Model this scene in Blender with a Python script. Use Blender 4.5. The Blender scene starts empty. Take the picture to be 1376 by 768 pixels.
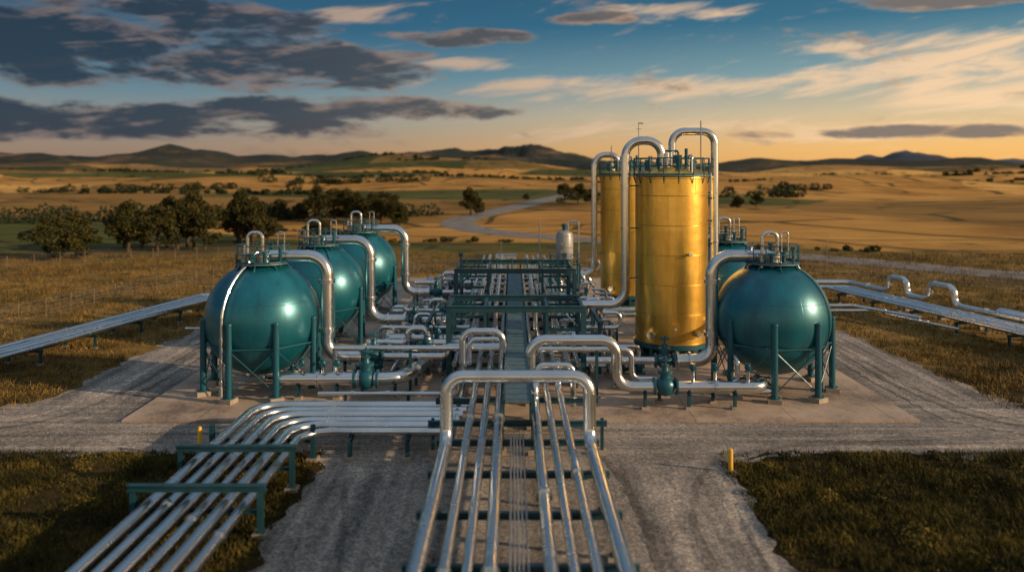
import bpy, math, random
import numpy as np
from mathutils import Vector, noise, Matrix
random.seed(7); np.random.seed(7)
SC = bpy.context.scene
COL = SC.collection

# ---------------------------------------------------------------- materials
MATS = {}
def new_mat(name):
    m = bpy.data.materials.new(name); m.use_nodes = True
    nt = m.node_tree
    b = nt.nodes['Principled BSDF']
    MATS[name] = m
    return m, nt, b
def ramp(nt, fac, stops):
    r = nt.nodes.new('ShaderNodeValToRGB')
    cr = r.color_ramp
    while len(cr.elements) < len(stops): cr.elements.new(0.5)
    for e, (p, c) in zip(cr.elements, stops):
        e.position = p; e.color = (c[0], c[1], c[2], 1)
    if fac is not None: nt.links.new(fac, r.inputs[0])
    return r.outputs[0]
def noise_tex(nt, scale, detail=6, rough=0.6, vec=None, dist=0):
    n = nt.nodes.new('ShaderNodeTexNoise')
    n.inputs['Scale'].default_value = scale
    n.inputs['Detail'].default_value = detail
    n.inputs['Roughness'].default_value = rough
    n.inputs['Distortion'].default_value = dist
    if vec is not None: nt.links.new(vec, n.inputs['Vector'])
    return n.outputs[0]
def mixc(nt, fac, a, b, mode='MIX'):
    n = nt.nodes.new('ShaderNodeMix'); n.data_type = 'RGBA'; n.blend_type = mode
    def s(i, v):
        if isinstance(v, (tuple, list)): n.inputs[i].default_value = (v[0], v[1], v[2], 1)
        elif isinstance(v, (int, float)): n.inputs[i].default_value = v
        else: nt.links.new(v, n.inputs[i])
    s(0, fac); s(6, a); s(7, b)
    return n.outputs[2]
def M(nt, op, a, b=None, c=None, clamp=False):
    n = nt.nodes.new('ShaderNodeMath'); n.operation = op; n.use_clamp = clamp
    for i, v in enumerate((a, b, c)):
        if v is None: continue
        if isinstance(v, (int, float)): n.inputs[i].default_value = v
        else: nt.links.new(v, n.inputs[i])
    return n.outputs[0]
def maprange(nt, v, a, b, c=0, d=1, smooth=True):
    n = nt.nodes.new('ShaderNodeMapRange')
    n.interpolation_type = 'SMOOTHSTEP' if smooth else 'LINEAR'
    nt.links.new(v, n.inputs[0])
    for i, x in zip((1, 2, 3, 4), (a, b, c, d)): n.inputs[i].default_value = x
    return n.outputs[0]
def pos(nt, scale=(1, 1, 1), obj=False):
    if obj:
        g = nt.nodes.new('ShaderNodeTexCoord').outputs['Object']
    else:
        g = nt.nodes.new('ShaderNodeNewGeometry').outputs['Position']
    m = nt.nodes.new('ShaderNodeMapping'); m.inputs['Scale'].default_value = scale
    nt.links.new(g, m.inputs[0])
    return m.outputs[0]
def sep(nt, v):
    s = nt.nodes.new('ShaderNodeSeparateXYZ'); nt.links.new(v, s.inputs[0]); return s.outputs
def bump(nt, b, h, strength=0.3, dist=0.05):
    n = nt.nodes.new('ShaderNodeBump'); n.inputs['Strength'].default_value = strength
    n.inputs['Distance'].default_value = dist
    nt.links.new(h, n.inputs['Height']); nt.links.new(n.outputs[0], b.inputs['Normal'])

def weathered(name, col, metallic, rough, dark=0.6, nscale=1.5, rvar=0.15, coat=0.0, dirt=None, bumpy=0.0, streak=True, dirt_amt=0.55, fine=0.25):
    m, nt, b = new_mat(name)
    p = pos(nt, (1, 1, 0.25 if streak else 1))
    n1 = noise_tex(nt, nscale, 8, 0.6, p)
    n2 = noise_tex(nt, nscale*9, 4, 0.6, pos(nt))
    f = M(nt, 'ADD', M(nt, 'MULTIPLY', n1, 1-fine), M(nt, 'MULTIPLY', n2, fine))
    c = ramp(nt, f, [(0.33, tuple(x*dark for x in col)), (0.52, col), (0.75, tuple(min(1, x*1.15) for x in col))])
    if dirt:
        c = mixc(nt, maprange(nt, n1, 0.56, 0.75, 0, dirt_amt), c, dirt)
    nt.links.new(c, b.inputs['Base Color'])
    b.inputs['Metallic'].default_value = metallic
    nt.links.new(maprange(nt, f, 0.3, 0.7, rough+rvar, max(0.05, rough-rvar*0.6)), b.inputs['Roughness'])
    if coat: b.inputs['Coat Weight'].default_value = coat; b.inputs['Coat Roughness'].default_value = 0.2
    if bumpy: bump(nt, b, noise_tex(nt, 0.9, 3, 0.5, pos(nt)), bumpy, 0.1)
    return m
weathered('steel', (0.64, 0.68, 0.72), 1.0, 0.24, 0.78, 0.45, 0.07, dirt=(0.40, 0.33, 0.27), dirt_amt=0.35, streak=False, fine=0.1)
weathered('steel_dull', (0.40, 0.43, 0.45), 0.9, 0.38, 0.7, 1.0, 0.12, dirt=(0.2, 0.15, 0.11))
weathered('teal_paint', (0.009, 0.092, 0.140), 0.15, 0.34, 0.55, 1.8, 0.15, dirt=(0.06, 0.055, 0.045), dirt_amt=0.35)
weathered('frame_paint', (0.014, 0.070, 0.100), 0.15, 0.36, 0.55, 1.8, 0.15, dirt=(0.07, 0.055, 0.04), dirt_amt=0.4)
weathered('concrete_foot', (0.33, 0.28, 0.23), 0.0, 0.85, 0.6, 2.0)
weathered('yellow_paint', (0.75, 0.42, 0.03), 0.0, 0.5, 0.75, 6.0)
weathered('cabinet_paint', (0.30, 0.32, 0.33), 0.2, 0.45, 0.7, 2.0)
weathered('grating', (0.13, 0.20, 0.225), 0.5, 0.45, 0.6, 3.0)
weathered('wood_post', (0.16, 0.12, 0.08), 0.0, 0.9, 0.6, 3.0)
weathered('bark', (0.07, 0.05, 0.035), 0.0, 0.95, 0.5, 3.0)
weathered('black_rubber', (0.02, 0.02, 0.02), 0.0, 0.6, 0.6, 3.0)

def sphere_paint():
    m, nt, b = new_mat('tank_teal')
    o = sep(nt, pos(nt, obj=True))
    ang = M(nt, 'ARCTAN2', o[1], o[0])
    a = M(nt, 'ABSOLUTE', M(nt, 'SUBTRACT', M(nt, 'FRACT', M(nt, 'MULTIPLY', ang, 14/(2*math.pi))), 0.5))
    seam1 = maprange(nt, a, 0.488, 0.498)
    z = M(nt, 'ABSOLUTE', M(nt, 'SUBTRACT', M(nt, 'FRACT', M(nt, 'MULTIPLY', M(nt, 'ADD', o[2], 1.15), 1/2.3)), 0.5))
    seam2 = maprange(nt, z, 0.486, 0.497)
    seam = M(nt, 'MAXIMUM', seam1, seam2)
    n1 = noise_tex(nt, 0.9, 8, 0.65, pos(nt, (1, 1, 0.22)))
    n2 = noise_tex(nt, 7, 5, 0.6, pos(nt))
    c = ramp(nt, n1, [(0.32, (0.002, 0.080, 0.130)), (0.5, (0.003, 0.130, 0.190)), (0.72, (0.008, 0.175, 0.245))])
    c = mixc(nt, maprange(nt, n2, 0.55, 0.8, 0, 0.35), c, (0.015, 0.06, 0.085))
    c = mixc(nt, M(nt, 'MULTIPLY', seam, 0.4), c, (0.006, 0.035, 0.05))
    nt.links.new(c, b.inputs['Base Color'])
    b.inputs['Metallic'].default_value = 0.45
    nt.links.new(maprange(nt, n1, 0.3, 0.7, 0.42, 0.30), b.inputs['Roughness'])
    b.inputs['Specular IOR Level'].default_value = 0.6
    b.inputs['Coat Weight'].default_value = 0.4; b.inputs['Coat Roughness'].default_value = 0.36
    bump(nt, b, M(nt, 'SUBTRACT', noise_tex(nt, 0.8, 2, 0.5, pos(nt)), M(nt, 'MULTIPLY', seam, 0.3)), 0.22, 0.08)
sphere_paint()
def gold_paint():
    m, nt, b = new_mat('tank_gold')
    o = sep(nt, pos(nt, obj=True))
    ang = M(nt, 'ARCTAN2', o[1], o[0])
    zc = M(nt, 'DIVIDE', o[2], 2.05)
    row = M(nt, 'FLOOR', zc)
    z = M(nt, 'ABSOLUTE', M(nt, 'SUBTRACT', M(nt, 'FRACT', zc), 0.5))
    seam2 = maprange(nt, z, 0.486, 0.496)
    aa = M(nt, 'ADD', M(nt, 'MULTIPLY', ang, 5/(2*math.pi)), M(nt, 'MULTIPLY', row, 0.37))
    a = M(nt, 'ABSOLUTE', M(nt, 'SUBTRACT', M(nt, 'FRACT', aa), 0.5))
    seam = M(nt, 'MAXIMUM', maprange(nt, a, 0.493, 0.498), seam2)
    n1 = noise_tex(nt, 0.8, 8, 0.65, pos(nt, (1.6, 1.6, 0.2)))
    n3 = noise_tex(nt, 22, 2, 0.5, pos(nt, (1, 1, 0.02)))
    c = ramp(nt, n1, [(0.3, (0.62, 0.36, 0.065)), (0.52, (0.88, 0.56, 0.125)), (0.75, (0.97, 0.68, 0.20))])
    c = mixc(nt, M(nt, 'MULTIPLY', seam, 0.55), c, (0.25, 0.12, 0.03))
    nt.links.new(c, b.inputs['Base Color'])
    b.inputs['Metallic'].default_value = 1.0
    nt.links.new(M(nt, 'ADD', maprange(nt, n1, 0.3, 0.7, 0.36, 0.26), M(nt, 'MULTIPLY', n3, 0.05)), b.inputs['Roughness'])
    bump(nt, b, M(nt, 'SUBTRACT', noise_tex(nt, 0.7, 3, 0.5, pos(nt)), M(nt, 'MULTIPLY', seam, 0.25)), 0.3, 0.1)
gold_paint()

def leaf_mat(name, a, b_, c_):
    m, nt, b = new_mat(name)
    n = noise_tex(nt, 0.7, 4, 0.7, pos(nt))
    n2 = noise_tex(nt, 6, 2, 0.5, pos(nt))
    f = M(nt, 'ADD', M(nt, 'MULTIPLY', n, 0.6), M(nt, 'MULTIPLY', n2, 0.4))
    nt.links.new(ramp(nt, f, [(0.35, a), (0.5, b_), (0.68, c_)]), b.inputs['Base Color'])
    b.inputs['Roughness'].default_value = 0.75
    b.inputs['Specular IOR Level'].default_value = 0.15
leaf_mat('leaves', (0.018, 0.024, 0.008), (0.040, 0.042, 0.012), (0.12, 0.085, 0.02))
leaf_mat('leaves_far', (0.014, 0.022, 0.011), (0.026, 0.036, 0.016), (0.05, 0.052, 0.02))
def grass_mat(name, st):
    m, nt, b = new_mat(name)
    n = noise_tex(nt, 0.45, 5, 0.65, pos(nt))
    n2 = noise_tex(nt, 14, 2, 0.5, pos(nt))
    f = M(nt, 'ADD', M(nt, 'MULTIPLY', n, 0.65), M(nt, 'MULTIPLY', n2, 0.35))
    nt.links.new(ramp(nt, f, st), b.inputs['Base Color'])
    b.inputs['Roughness'].default_value = 0.8
    b.inputs['Specular IOR Level'].default_value = 0.15
grass_mat('grass_blades', [(0.37, (0.014, 0.017, 0.006)), (0.48, (0.038, 0.036, 0.009)), (0.57, (0.10, 0.08, 0.018)), (0.68, (0.28, 0.195, 0.04))])
grass_mat('grass_dry', [(0.36, (0.04, 0.032, 0.012)), (0.47, (0.11, 0.075, 0.022)), (0.57, (0.24, 0.152, 0.045)), (0.70, (0.38, 0.24, 0.075))])

def ground_mat():
    m, nt, b = new_mat('ground_soil_grass')
    P = pos(nt)
    xyz = sep(nt, P)
    warp = nt.nodes.new('ShaderNodeTexNoise'); warp.inputs['Scale'].default_value = 0.004; warp.inputs['Detail'].default_value = 2
    nt.links.new(P, warp.inputs['Vector'])
    vm = nt.nodes.new('ShaderNodeVectorMath'); vm.operation = 'MULTIPLY_ADD'
    nt.links.new(warp.outputs['Color'], vm.inputs[0]); vm.inputs[1].default_value = (260, 260, 0); nt.links.new(P, vm.inputs[2])
    mp = nt.nodes.new('ShaderNodeMapping'); mp.inputs['Scale'].default_value = (1/240, 1/120, 0); mp.inputs['Rotation'].default_value = (0, 0, 0.18); mp.inputs['Location'].default_value = (0.4, 0.3, 0)
    nt.links.new(vm.outputs[0], mp.inputs[0])
    vo = nt.nodes.new('ShaderNodeTexVoronoi'); vo.inputs['Scale'].default_value = 1.0; nt.links.new(mp.outputs[0], vo.inputs['Vector'])
    vo.inputs['Randomness'].default_value = 0.8
    ve = nt.nodes.new('ShaderNodeTexVoronoi'); ve.feature = 'DISTANCE_TO_EDGE'; nt.links.new(mp.outputs[0], ve.inputs['Vector']); ve.inputs['Randomness'].default_value = 0.8
    cs = nt.nodes.new('ShaderNodeSeparateColor'); nt.links.new(vo.outputs['Color'], cs.inputs[0])
    r = nt.nodes.new('ShaderNodeValToRGB'); r.color_ramp.interpolation = 'CONSTANT'
    st = [(0, (0.62, 0.34, 0.10)), (0.17, (0.30, 0.18, 0.06)), (0.28, (0.095, 0.11, 0.035)), (0.42, (0.72, 0.43, 0.14)), (0.54, (0.20, 0.14, 0.05)), (0.66, (0.50, 0.28, 0.085)), (0.78, (0.06, 0.078, 0.028)), (0.90, (0.56, 0.33, 0.10))]
    while len(r.color_ramp.elements) < len(st): r.color_ramp.elements.new(0.5)
    for e, (p_, c_) in zip(r.color_ramp.elements, st): e.position = p_; e.color = (*c_, 1)
    nt.links.new(cs.outputs[0], r.inputs[0])
    n_mid = noise_tex(nt, 0.02, 6, 0.65, P)
    n_str = noise_tex(nt, 0.3, 4, 0.6, pos(nt, (0.12, 1, 0)))
    fld = mixc(nt, 0.85, r.outputs[0], ramp(nt, n_mid, [(0.3, (0.35, 0.33, 0.30)), (0.5, (0.90, 0.86, 0.80)), (0.7, (1.2, 1.2, 1.1))]), 'MULTIPLY')
    fld = mixc(nt, 0.6, fld, ramp(nt, n_str, [(0.3, (0.5, 0.45, 0.4)), (0.7, (1.2, 1.2, 1.1))]), 'MULTIPLY')
    fld = mixc(nt, maprange(nt, ve.outputs[0], 0.04, 0.012, 0, 0.85), fld, (0.035, 0.04, 0.016))
    n_a = noise_tex(nt, 0.07, 7, 0.65, P)
    n_b = noise_tex(nt, 2.2, 6, 0.7, P)
    fa = M(nt, 'ADD', M(nt, 'MULTIPLY', n_a, 0.6), M(nt, 'MULTIPLY', n_b, 0.4))
    near = ramp(nt, fa, [(0.36, (0.045, 0.038, 0.015)), (0.46, (0.12, 0.085, 0.028)), (0.55, (0.27, 0.17, 0.055)), (0.68, (0.42, 0.26, 0.085))])
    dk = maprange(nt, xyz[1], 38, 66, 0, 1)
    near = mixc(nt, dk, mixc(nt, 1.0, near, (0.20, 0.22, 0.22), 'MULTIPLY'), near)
    wob = M(nt, 'MULTIPLY', M(nt, 'SUBTRACT', n_a, 0.5), 160)
    far = maprange(nt, M(nt, 'ADD', xyz[1], wob), 118, 150)
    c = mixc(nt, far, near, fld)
    n_h = noise_tex(nt, 0.0035, 7, 0.68, P)
    hill = ramp(nt, n_h, [(0.40, (0.020, 0.028, 0.028)), (0.54, (0.036, 0.040, 0.034)), (0.62, (0.13, 0.09, 0.055)), (0.75, (0.25, 0.165, 0.085))])
    hf = maprange(nt, M(nt, 'ADD', xyz[1], M(nt, 'MULTIPLY', M(nt, 'SUBTRACT', n_h, 0.5), 1800)), 1500, 2600)
    c = mixc(nt, hf, c, hill)
    c = mixc(nt, maprange(nt, xyz[1], 4500, 8000, 0, 0.7), c, (0.12, 0.14, 0.20))  # aerial haze painted into the base colour of the farthest terrain
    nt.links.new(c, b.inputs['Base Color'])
    b.inputs['Roughness'].default_value = 0.95
    b.inputs['Specular IOR Level'].default_value = 0.1
    bump(nt, b, M(nt, 'ADD', n_b, M(nt, 'MULTIPLY', n_mid, 3)), 0.7, 0.25)
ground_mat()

def gravel_mat(name='gravel_mat', tone=1.0, warm=1.0):
    m, nt, b = new_mat(name)
    P = pos(nt)
    n1 = noise_tex(nt, 0.22, 6, 0.6, P)
    tr = noise_tex(nt, 1.0, 3, 0.5, pos(nt, (1.5, 0.05, 1)), 0.2)
    tr2 = noise_tex(nt, 1.0, 3, 0.5, pos(nt, (0.05, 1.5, 1)), 0.2)
    xyz = sep(nt, P)
    cross = maprange(nt, M(nt, 'ADD', xyz[1], M(nt, 'MULTIPLY', n1, 3)), 35, 39)
    cross = M(nt, 'MULTIPLY', cross, maprange(nt, xyz[1], 47, 43.5))
    trm = nt.nodes.new('ShaderNodeMix'); nt.links.new(cross, trm.inputs[0]); nt.links.new(tr, trm.inputs[2]); nt.links.new(tr2, trm.inputs[3])
    vo = nt.nodes.new('ShaderNodeTexVoronoi'); vo.inputs['Scale'].default_value = 14; nt.links.new(P, vo.inputs['Vector'])
    vc = nt.nodes.new('ShaderNodeSeparateColor'); nt.links.new(vo.outputs['Color'], vc.inputs[0])
    n2 = noise_tex(nt, 26, 3, 0.6, P)
    n4 = noise_tex(nt, 3.0, 5, 0.6, P)
    t = lambda c: (c[0]*tone*warm, c[1]*tone, c[2]*tone/warm)
    fac = M(nt, 'ADD', M(nt, 'ADD', M(nt, 'MULTIPLY', n1, 0.35), M(nt, 'MULTIPLY', trm.outputs[0], 0.4)), M(nt, 'MULTIPLY', n4, 0.25))
    base = ramp(nt, fac, [(0.40, t((0.105, 0.10, 0.098))), (0.5, t((0.215, 0.198, 0.187))), (0.60, t((0.36, 0.325, 0.295)))])
    st = ramp(nt, M(nt, 'ADD', M(nt, 'MULTIPLY', vc.outputs[0], 0.6), M(nt, 'MULTIPLY', n2, 0.4)), [(0.15, (0.40, 0.40, 0.40)), (0.5, (0.98, 0.96, 0.94)), (0.85, (1.75, 1.7, 1.6))])
    nt.links.new(mixc(nt, 0.9, base, st, 'MULTIPLY'), b.inputs['Base Color'])
    b.inputs['Roughness'].default_value = 0.9
    b.inputs['Specular IOR Level'].default_value = 0.25
    h = M(nt, 'ADD', M(nt, 'MULTIPLY', vo.outputs['Distance'], -0.5), M(nt, 'ADD', M(nt, 'MULTIPLY', n2, 0.5), M(nt, 'MULTIPLY', trm.outputs[0], 1.6)))
    bump(nt, b, h, 0.5, 0.05)
gravel_mat()
gravel_mat('track_mat', 1.20, 1.03)
gravel_mat('track_dark_mat', 0.68, 1.0)
def concrete_mat():
    m, nt, b = new_mat('concrete_slab')
    P = pos(nt); xyz = sep(nt, P)
    n1 = noise_tex(nt, 0.25, 8, 0.65, P); n2 = noise_tex(nt, 6, 6, 0.7, P)
    f = M(nt, 'ADD', M(nt, 'MULTIPLY', n1, 0.7), M(nt, 'MULTIPLY', n2, 0.3))
    c = ramp(nt, f, [(0.38, (0.14, 0.108, 0.09)), (0.5, (0.35, 0.27, 0.21)), (0.64, (0.49, 0.38, 0.30))])
    jx = M(nt, 'ABSOLUTE', M(nt, 'SUBTRACT', M(nt, 'FRACT', M(nt, 'DIVIDE', M(nt, 'ADD', xyz[0], 1.1), 5.2)), 0.5))
    jy = M(nt, 'ABSOLUTE', M(nt, 'SUBTRACT', M(nt, 'FRACT', M(nt, 'DIVIDE', xyz[1], 4.6)), 0.5))
    j = M(nt, 'MAXIMUM', maprange(nt, jx, 0.492, 0.497), maprange(nt, jy, 0.492, 0.497))
    c = mixc(nt, M(nt, 'MULTIPLY', j, 0.5), c, (0.09, 0.07, 0.055))
    nt.links.new(c, b.inputs['Base Color']); b.inputs['Roughness'].default_value = 0.8
    bump(nt, b, M(nt, 'SUBTRACT', n2, j), 0.4, 0.02)
concrete_mat()
def road_mat():
    m, nt, b = new_mat('road_surface')
    n1 = noise_tex(nt, 0.3, 6, 0.6, pos(nt))
    nt.links.new(ramp(nt, n1, [(0.35, (0.13, 0.118, 0.11)), (0.65, (0.22, 0.20, 0.18))]), b.inputs['Base Color'])
    b.inputs['Roughness'].default_value = 0.75
road_mat()

# ---------------------------------------------------------------- mesh builder
class MB:
    def __init__(s): s.v = []; s.f = []; s.m = []; s.mats = []
    def mi(s, name):
        if name not in s.mats: s.mats.append(name)
        return s.mats.index(name)
    def add(s, vs, fs, mat):
        o = len(s.v); s.v.extend([tuple(p) for p in vs]); k = s.mi(mat)
        for f in fs: s.f.append([i+o for i in f]); s.m.append(k)
    def box(s, c, size, mat, rz=0):
        hx, hy, hz = size[0]/2, size[1]/2, size[2]/2
        ca, sa = math.cos(rz), math.sin(rz)
        vs = []
        for dz in (-hz, hz):
            for dx, dy in ((-hx, -hy), (hx, -hy), (hx, hy), (-hx, hy)):
                vs.append((c[0]+dx*ca-dy*sa, c[1]+dx*sa+dy*ca, c[2]+dz))
        s.add(vs, [(3, 2, 1, 0), (4, 5, 6, 7), (0, 1, 5, 4), (1, 2, 6, 5), (2, 3, 7, 6), (3, 0, 4, 7)], mat)
    def frame(s, d):
        d = Vector(d).normalized()
        up = Vector((0, 0, 1)) if abs(d.z) < 0.95 else Vector((0, 1, 0))
        a = d.cross(up).normalized(); b = a.cross(d).normalized()
        return d, a, b
    def revolve(s, o, d, prof, mat, seg=16):
        o = Vector(o); d, a, b = s.frame(d)
        vs = []; rings = []
        for t, r in prof:
            if r < 1e-6:
                rings.append([len(vs)]); vs.append(o+d*t)
            else:
                rings.append(list(range(len(vs), len(vs)+seg)))
                for i in range(seg):
                    th = 2*math.pi*i/seg
                    vs.append(o+d*t+(a*math.cos(th)+b*math.sin(th))*r)
        fs = []
        for r0, r1 in zip(rings, rings[1:]):
            if len(r0) == 1 and len(r1) == 1: continue
            for i in range(seg):
                j = (i+1) % seg
                if len(r0) == 1: fs.append((r0[0], r1[i], r1[j]))
                elif len(r1) == 1: fs.append((r0[i], r1[0], r0[j]))
                else: fs.append((r0[i], r1[i], r1[j], r0[j]))
        s.add(vs, fs, mat)
    def cyl(s, p0, p1, r, mat, seg=12, r1=None):
        p0 = Vector(p0); p1 = Vector(p1); L = (p1-p0).length
        if r1 is None: r1 = r
        s.revolve(p0, p1-p0, [(0, 0), (0, r), (L, r1), (L, 0)], mat, seg)
    def ibeam(s, p0, p1, w, h, mat, t=None):
        p0 = Vector(p0); p1 = Vector(p1); d, a, b = s.frame(p1-p0)
        t = t or min(w, h)*0.16
        w2, h2, k = w/2, h/2, t/2
        pr = [(-w2, -h2), (w2, -h2), (w2, -h2+t), (k, -h2+t), (k, h2-t), (w2, h2-t), (w2, h2), (-w2, h2), (-w2, h2-t), (-k, h2-t), (-k, -h2+t), (-w2, -h2+t)]
        vs = [p0+a*x+b*y for x, y in pr]+[p1+a*x+b*y for x, y in pr]
        n = 12
        fs = [tuple(range(n))[::-1], tuple(range(n, 2*n))]+[(i, (i+1) % n, n+(i+1) % n, n+i) for i in range(n)]
        s.add(vs, fs, mat)
    def torus(s, c, d, R, r, mat, seg=20, rs=6):
        c = Vector(c); d, a, b = s.frame(d)
        vs = []; fs = []
        for i in range(seg):
            th = 2*math.pi*i/seg; e = a*math.cos(th)+b*math.sin(th)
            for j in range(rs):
                ph = 2*math.pi*j/rs
                vs.append(c+e*(R+r*math.cos(ph))+d*r*math.sin(ph))
        for i in range(seg):
            for j in range(rs):
                i2 = (i+1) % seg; j2 = (j+1) % rs
                fs.append((i*rs+j, i2*rs+j, i2*rs+j2, i*rs+j2))
        s.add(vs, fs, mat)
    def tube(s, pts, r, mat, fillet=0.6, seg=12, bands=True, flange=0, caps=True, r_end=None, weld=0):
        P = [Vector(p) for p in pts]
        out = [P[0]]; marks = []
        for i in range(1, len(P)-1):
            d1 = (P[i]-P[i-1]); d2 = (P[i+1]-P[i]); l1, l2 = d1.length, d2.length
            d1.normalize(); d2.normalize()
            ang = d1.angle(d2)
            if ang < 0.02: out.append(P[i]); continue
            t = min(fillet*math.tan(ang/2), l1*0.47, l2*0.47)
            R = t/math.tan(ang/2)
            a = P[i]-d1*t; e = P[i]+d2*t
            nrm = (d2-d1*d1.dot(d2)).normalized()
            c = a+nrm*R
            n = max(3, int(ang/0.14))
            for k in range(n+1):
                th = ang*k/n
                out.append(c-nrm*R*math.cos(th)+d1*R*math.sin(th))
            marks += [(a, d1), (e, d2)]
        out.append(P[-1])
        vs = []; n = len(out)
        T = []
        for i in range(n):
            if i == 0: t = out[1]-out[0]
            elif i == n-1: t = out[-1]-out[-2]
            else: t = (out[i+1]-out[i]).normalized()+(out[i]-out[i-1]).normalized()
            T.append(t.normalized())
        _, a, b = s.frame(T[0])
        for i in range(n):
            if i > 0:
                q = T[i-1].rotation_difference(T[i]); a = q @ a; b = q @ b
            rr = r if r_end is None else r+(r_end-r)*i/(n-1)
            for k in range(seg):
                th = 2*math.pi*k/seg
                vs.append(out[i]+(a*math.cos(th)+b*math.sin(th))*rr)
        fs = []
        for i in range(n-1):
            for k in range(seg):
                k2 = (k+1) % seg
                fs.append((i*seg+k, i*seg+k2, (i+1)*seg+k2, (i+1)*seg+k))
        if caps: fs += [tuple(range(seg))[::-1], tuple(range((n-1)*seg, n*seg))]
        s.add(vs, fs, mat)
        if bands:
            for p, d in marks:
                s.cyl(p-d*0.03, p+d*0.03, r*1.05, mat, seg)
        if weld:
            for A, B in zip(P, P[1:]):
                L = (B-A).length; d = (B-A).normalized(); k = int(L/weld)
                for i in range(1, k+1):
                    c = A+d*(weld*i-0.7*weld+0.3*r)
                    s.cyl(c-d*0.02, c+d*0.02, r*1.045, mat, seg)
        if flange:
            for A, B in zip(P, P[1:]):
                L = (B-A).length; d = (B-A).normalized()
                k = int(L/flange)
                for i in range(1, k+1):
                    c = A+d*(L*i/(k+1))
                    s.cyl(c-d*0.09, c-d*0.012, r*1.38, mat, seg); s.cyl(c+d*0.012, c+d*0.09, r*1.38, mat, seg)
    def rail(s, pts, h=1.1, mat='teal_paint', closed=False, r=0.03):
        P = [Vector(p) for p in pts]
        if closed: P = P+[P[0]]
        for A, B in zip(P, P[1:]):
            n = max(1, round((B-A).length/1.4))
            for i in range(n):
                p = A.lerp(B, i/n); s.cyl(p, p+Vector((0, 0, h)), r, mat, 6)
            for z in (h, h*0.55):
                s.cyl(A+Vector((0, 0, z)), B+Vector((0, 0, z)), r, mat, 6)
            s.ibeam(A+Vector((0, 0, 0.07)), B+Vector((0, 0, 0.07)), 0.02, 0.12, mat, 0.008)
    def build(s, name, loc=(0, 0, 0), smooth=35):
        me = bpy.data.meshes.new(name)
        lo = Vector(loc)
        me.from_pydata([(p[0]-lo.x, p[1]-lo.y, p[2]-lo.z) for p in s.v], [], s.f)
        for m in s.mats: me.materials.append(MATS[m])
        me.polygons.foreach_set('material_index', s.m)
        me.polygons.foreach_set('use_smooth', [True]*len(s.f))
        me.update(); me.set_sharp_from_angle(angle=math.radians(smooth))
        ob = bpy.data.objects.new(name, me); ob.location = loc; COL.objects.link(ob)
        return ob
V = Vector
def quadmesh(name, co, nper, mats, mi=None, smooth=False):
    n = co.shape[0]
    me = bpy.data.meshes.new(name)
    me.vertices.add(n*nper); me.vertices.foreach_set('co', co.reshape(-1).astype(np.float32))
    me.loops.add(n*nper); me.loops.foreach_set('vertex_index', np.arange(n*nper, dtype=np.int32))
    me.polygons.add(n); me.polygons.foreach_set('loop_start', np.arange(0, n*nper, nper, dtype=np.int32))
    for m in mats: me.materials.append(MATS[m])
    if mi is not None: me.polygons.foreach_set('material_index', mi)
    me.update(calc_edges=True); me.validate()
    return me

# ---------------------------------------------------------------- terrain
def ss(a, b, x):
    t = max(0, min(1, (x-a)/(b-a))); return t*t*(3-2*t)
PEAKS = [(-1750, 330, 52, 4200), (-2700, 600, 30, 4600), (-900, 300, 42, 4300), (-420, 240, 50, 4100), (120, 300, 58, 4200), (-3800, 900, 45, 4700), (520, 260, 14, 4300),
         (3350, 420, 115, 6800), (2500, 500, 50, 6800), (4500, 900, 60, 7000), (1200, 900, 32, 6500), (-6000, 1500, 60, 5200), (-1200, 500, 46, 2500), (900, 500, 28, 2600), (-250, 240, 26, 2000), (-600, 300, 34, 2700), (1700, 500, 36, 2900)]
def hgt(x, y):
    if y < 130 and abs(x) < 400: return 0.0
    h = 8.0*ss(150, 650, y)
    am = 5.4*ss(150, 480, y)
    h += am*noise.noise(V((x/170+3.1, y/105, 0.3)))*1.6
    if y > 500:
        a2 = ss(500, 2200, y)
        h += a2*(30*noise.noise(V((x/600+1.7, y/420, 1.1)))+14*noise.noise(V((x/280, y/230, 5.1)))+4)
    if y > 1200:
        e = 0.0
        for xc, w, A, yc in PEAKS:
            e += A*math.exp(-((x-xc)/w)**2-((y-yc)/((900 if y < yc else 1400) if yc > 3000 else 450))**2)
        base = (38*ss(900, -200, x)+20)*math.exp(-((y-4300)/1000)**2)+30*math.exp(-((y-6800)/1100)**2)
        n = noise.fractal(V((x/300, y/360, 2.2)), 1.0, 2.1, 6)
        h += (e+base)*(1+0.4*n)
    return h
ts = np.linspace(-5.2, 5.2, 285)
Xs = 80*np.sinh(ts)
Ys = list(np.arange(-80, 100, 6.0))
y = 100.0
while y < 9800: Ys.append(y); y *= 1.0145
nx, ny = len(Xs), len(Ys)
gv = [(float(x), float(yy), hgt(float(x), float(yy))) for yy in Ys for x in Xs]
gf = [(j*nx+i, j*nx+i+1, (j+1)*nx+i+1, (j+1)*nx+i) for j in range(ny-1) for i in range(nx-1)]
me = bpy.data.meshes.new('ground'); me.from_pydata(gv, [], gf)
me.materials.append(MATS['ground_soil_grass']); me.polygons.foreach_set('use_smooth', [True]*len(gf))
COL.objects.link(bpy.data.objects.new('ground', me))

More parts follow.
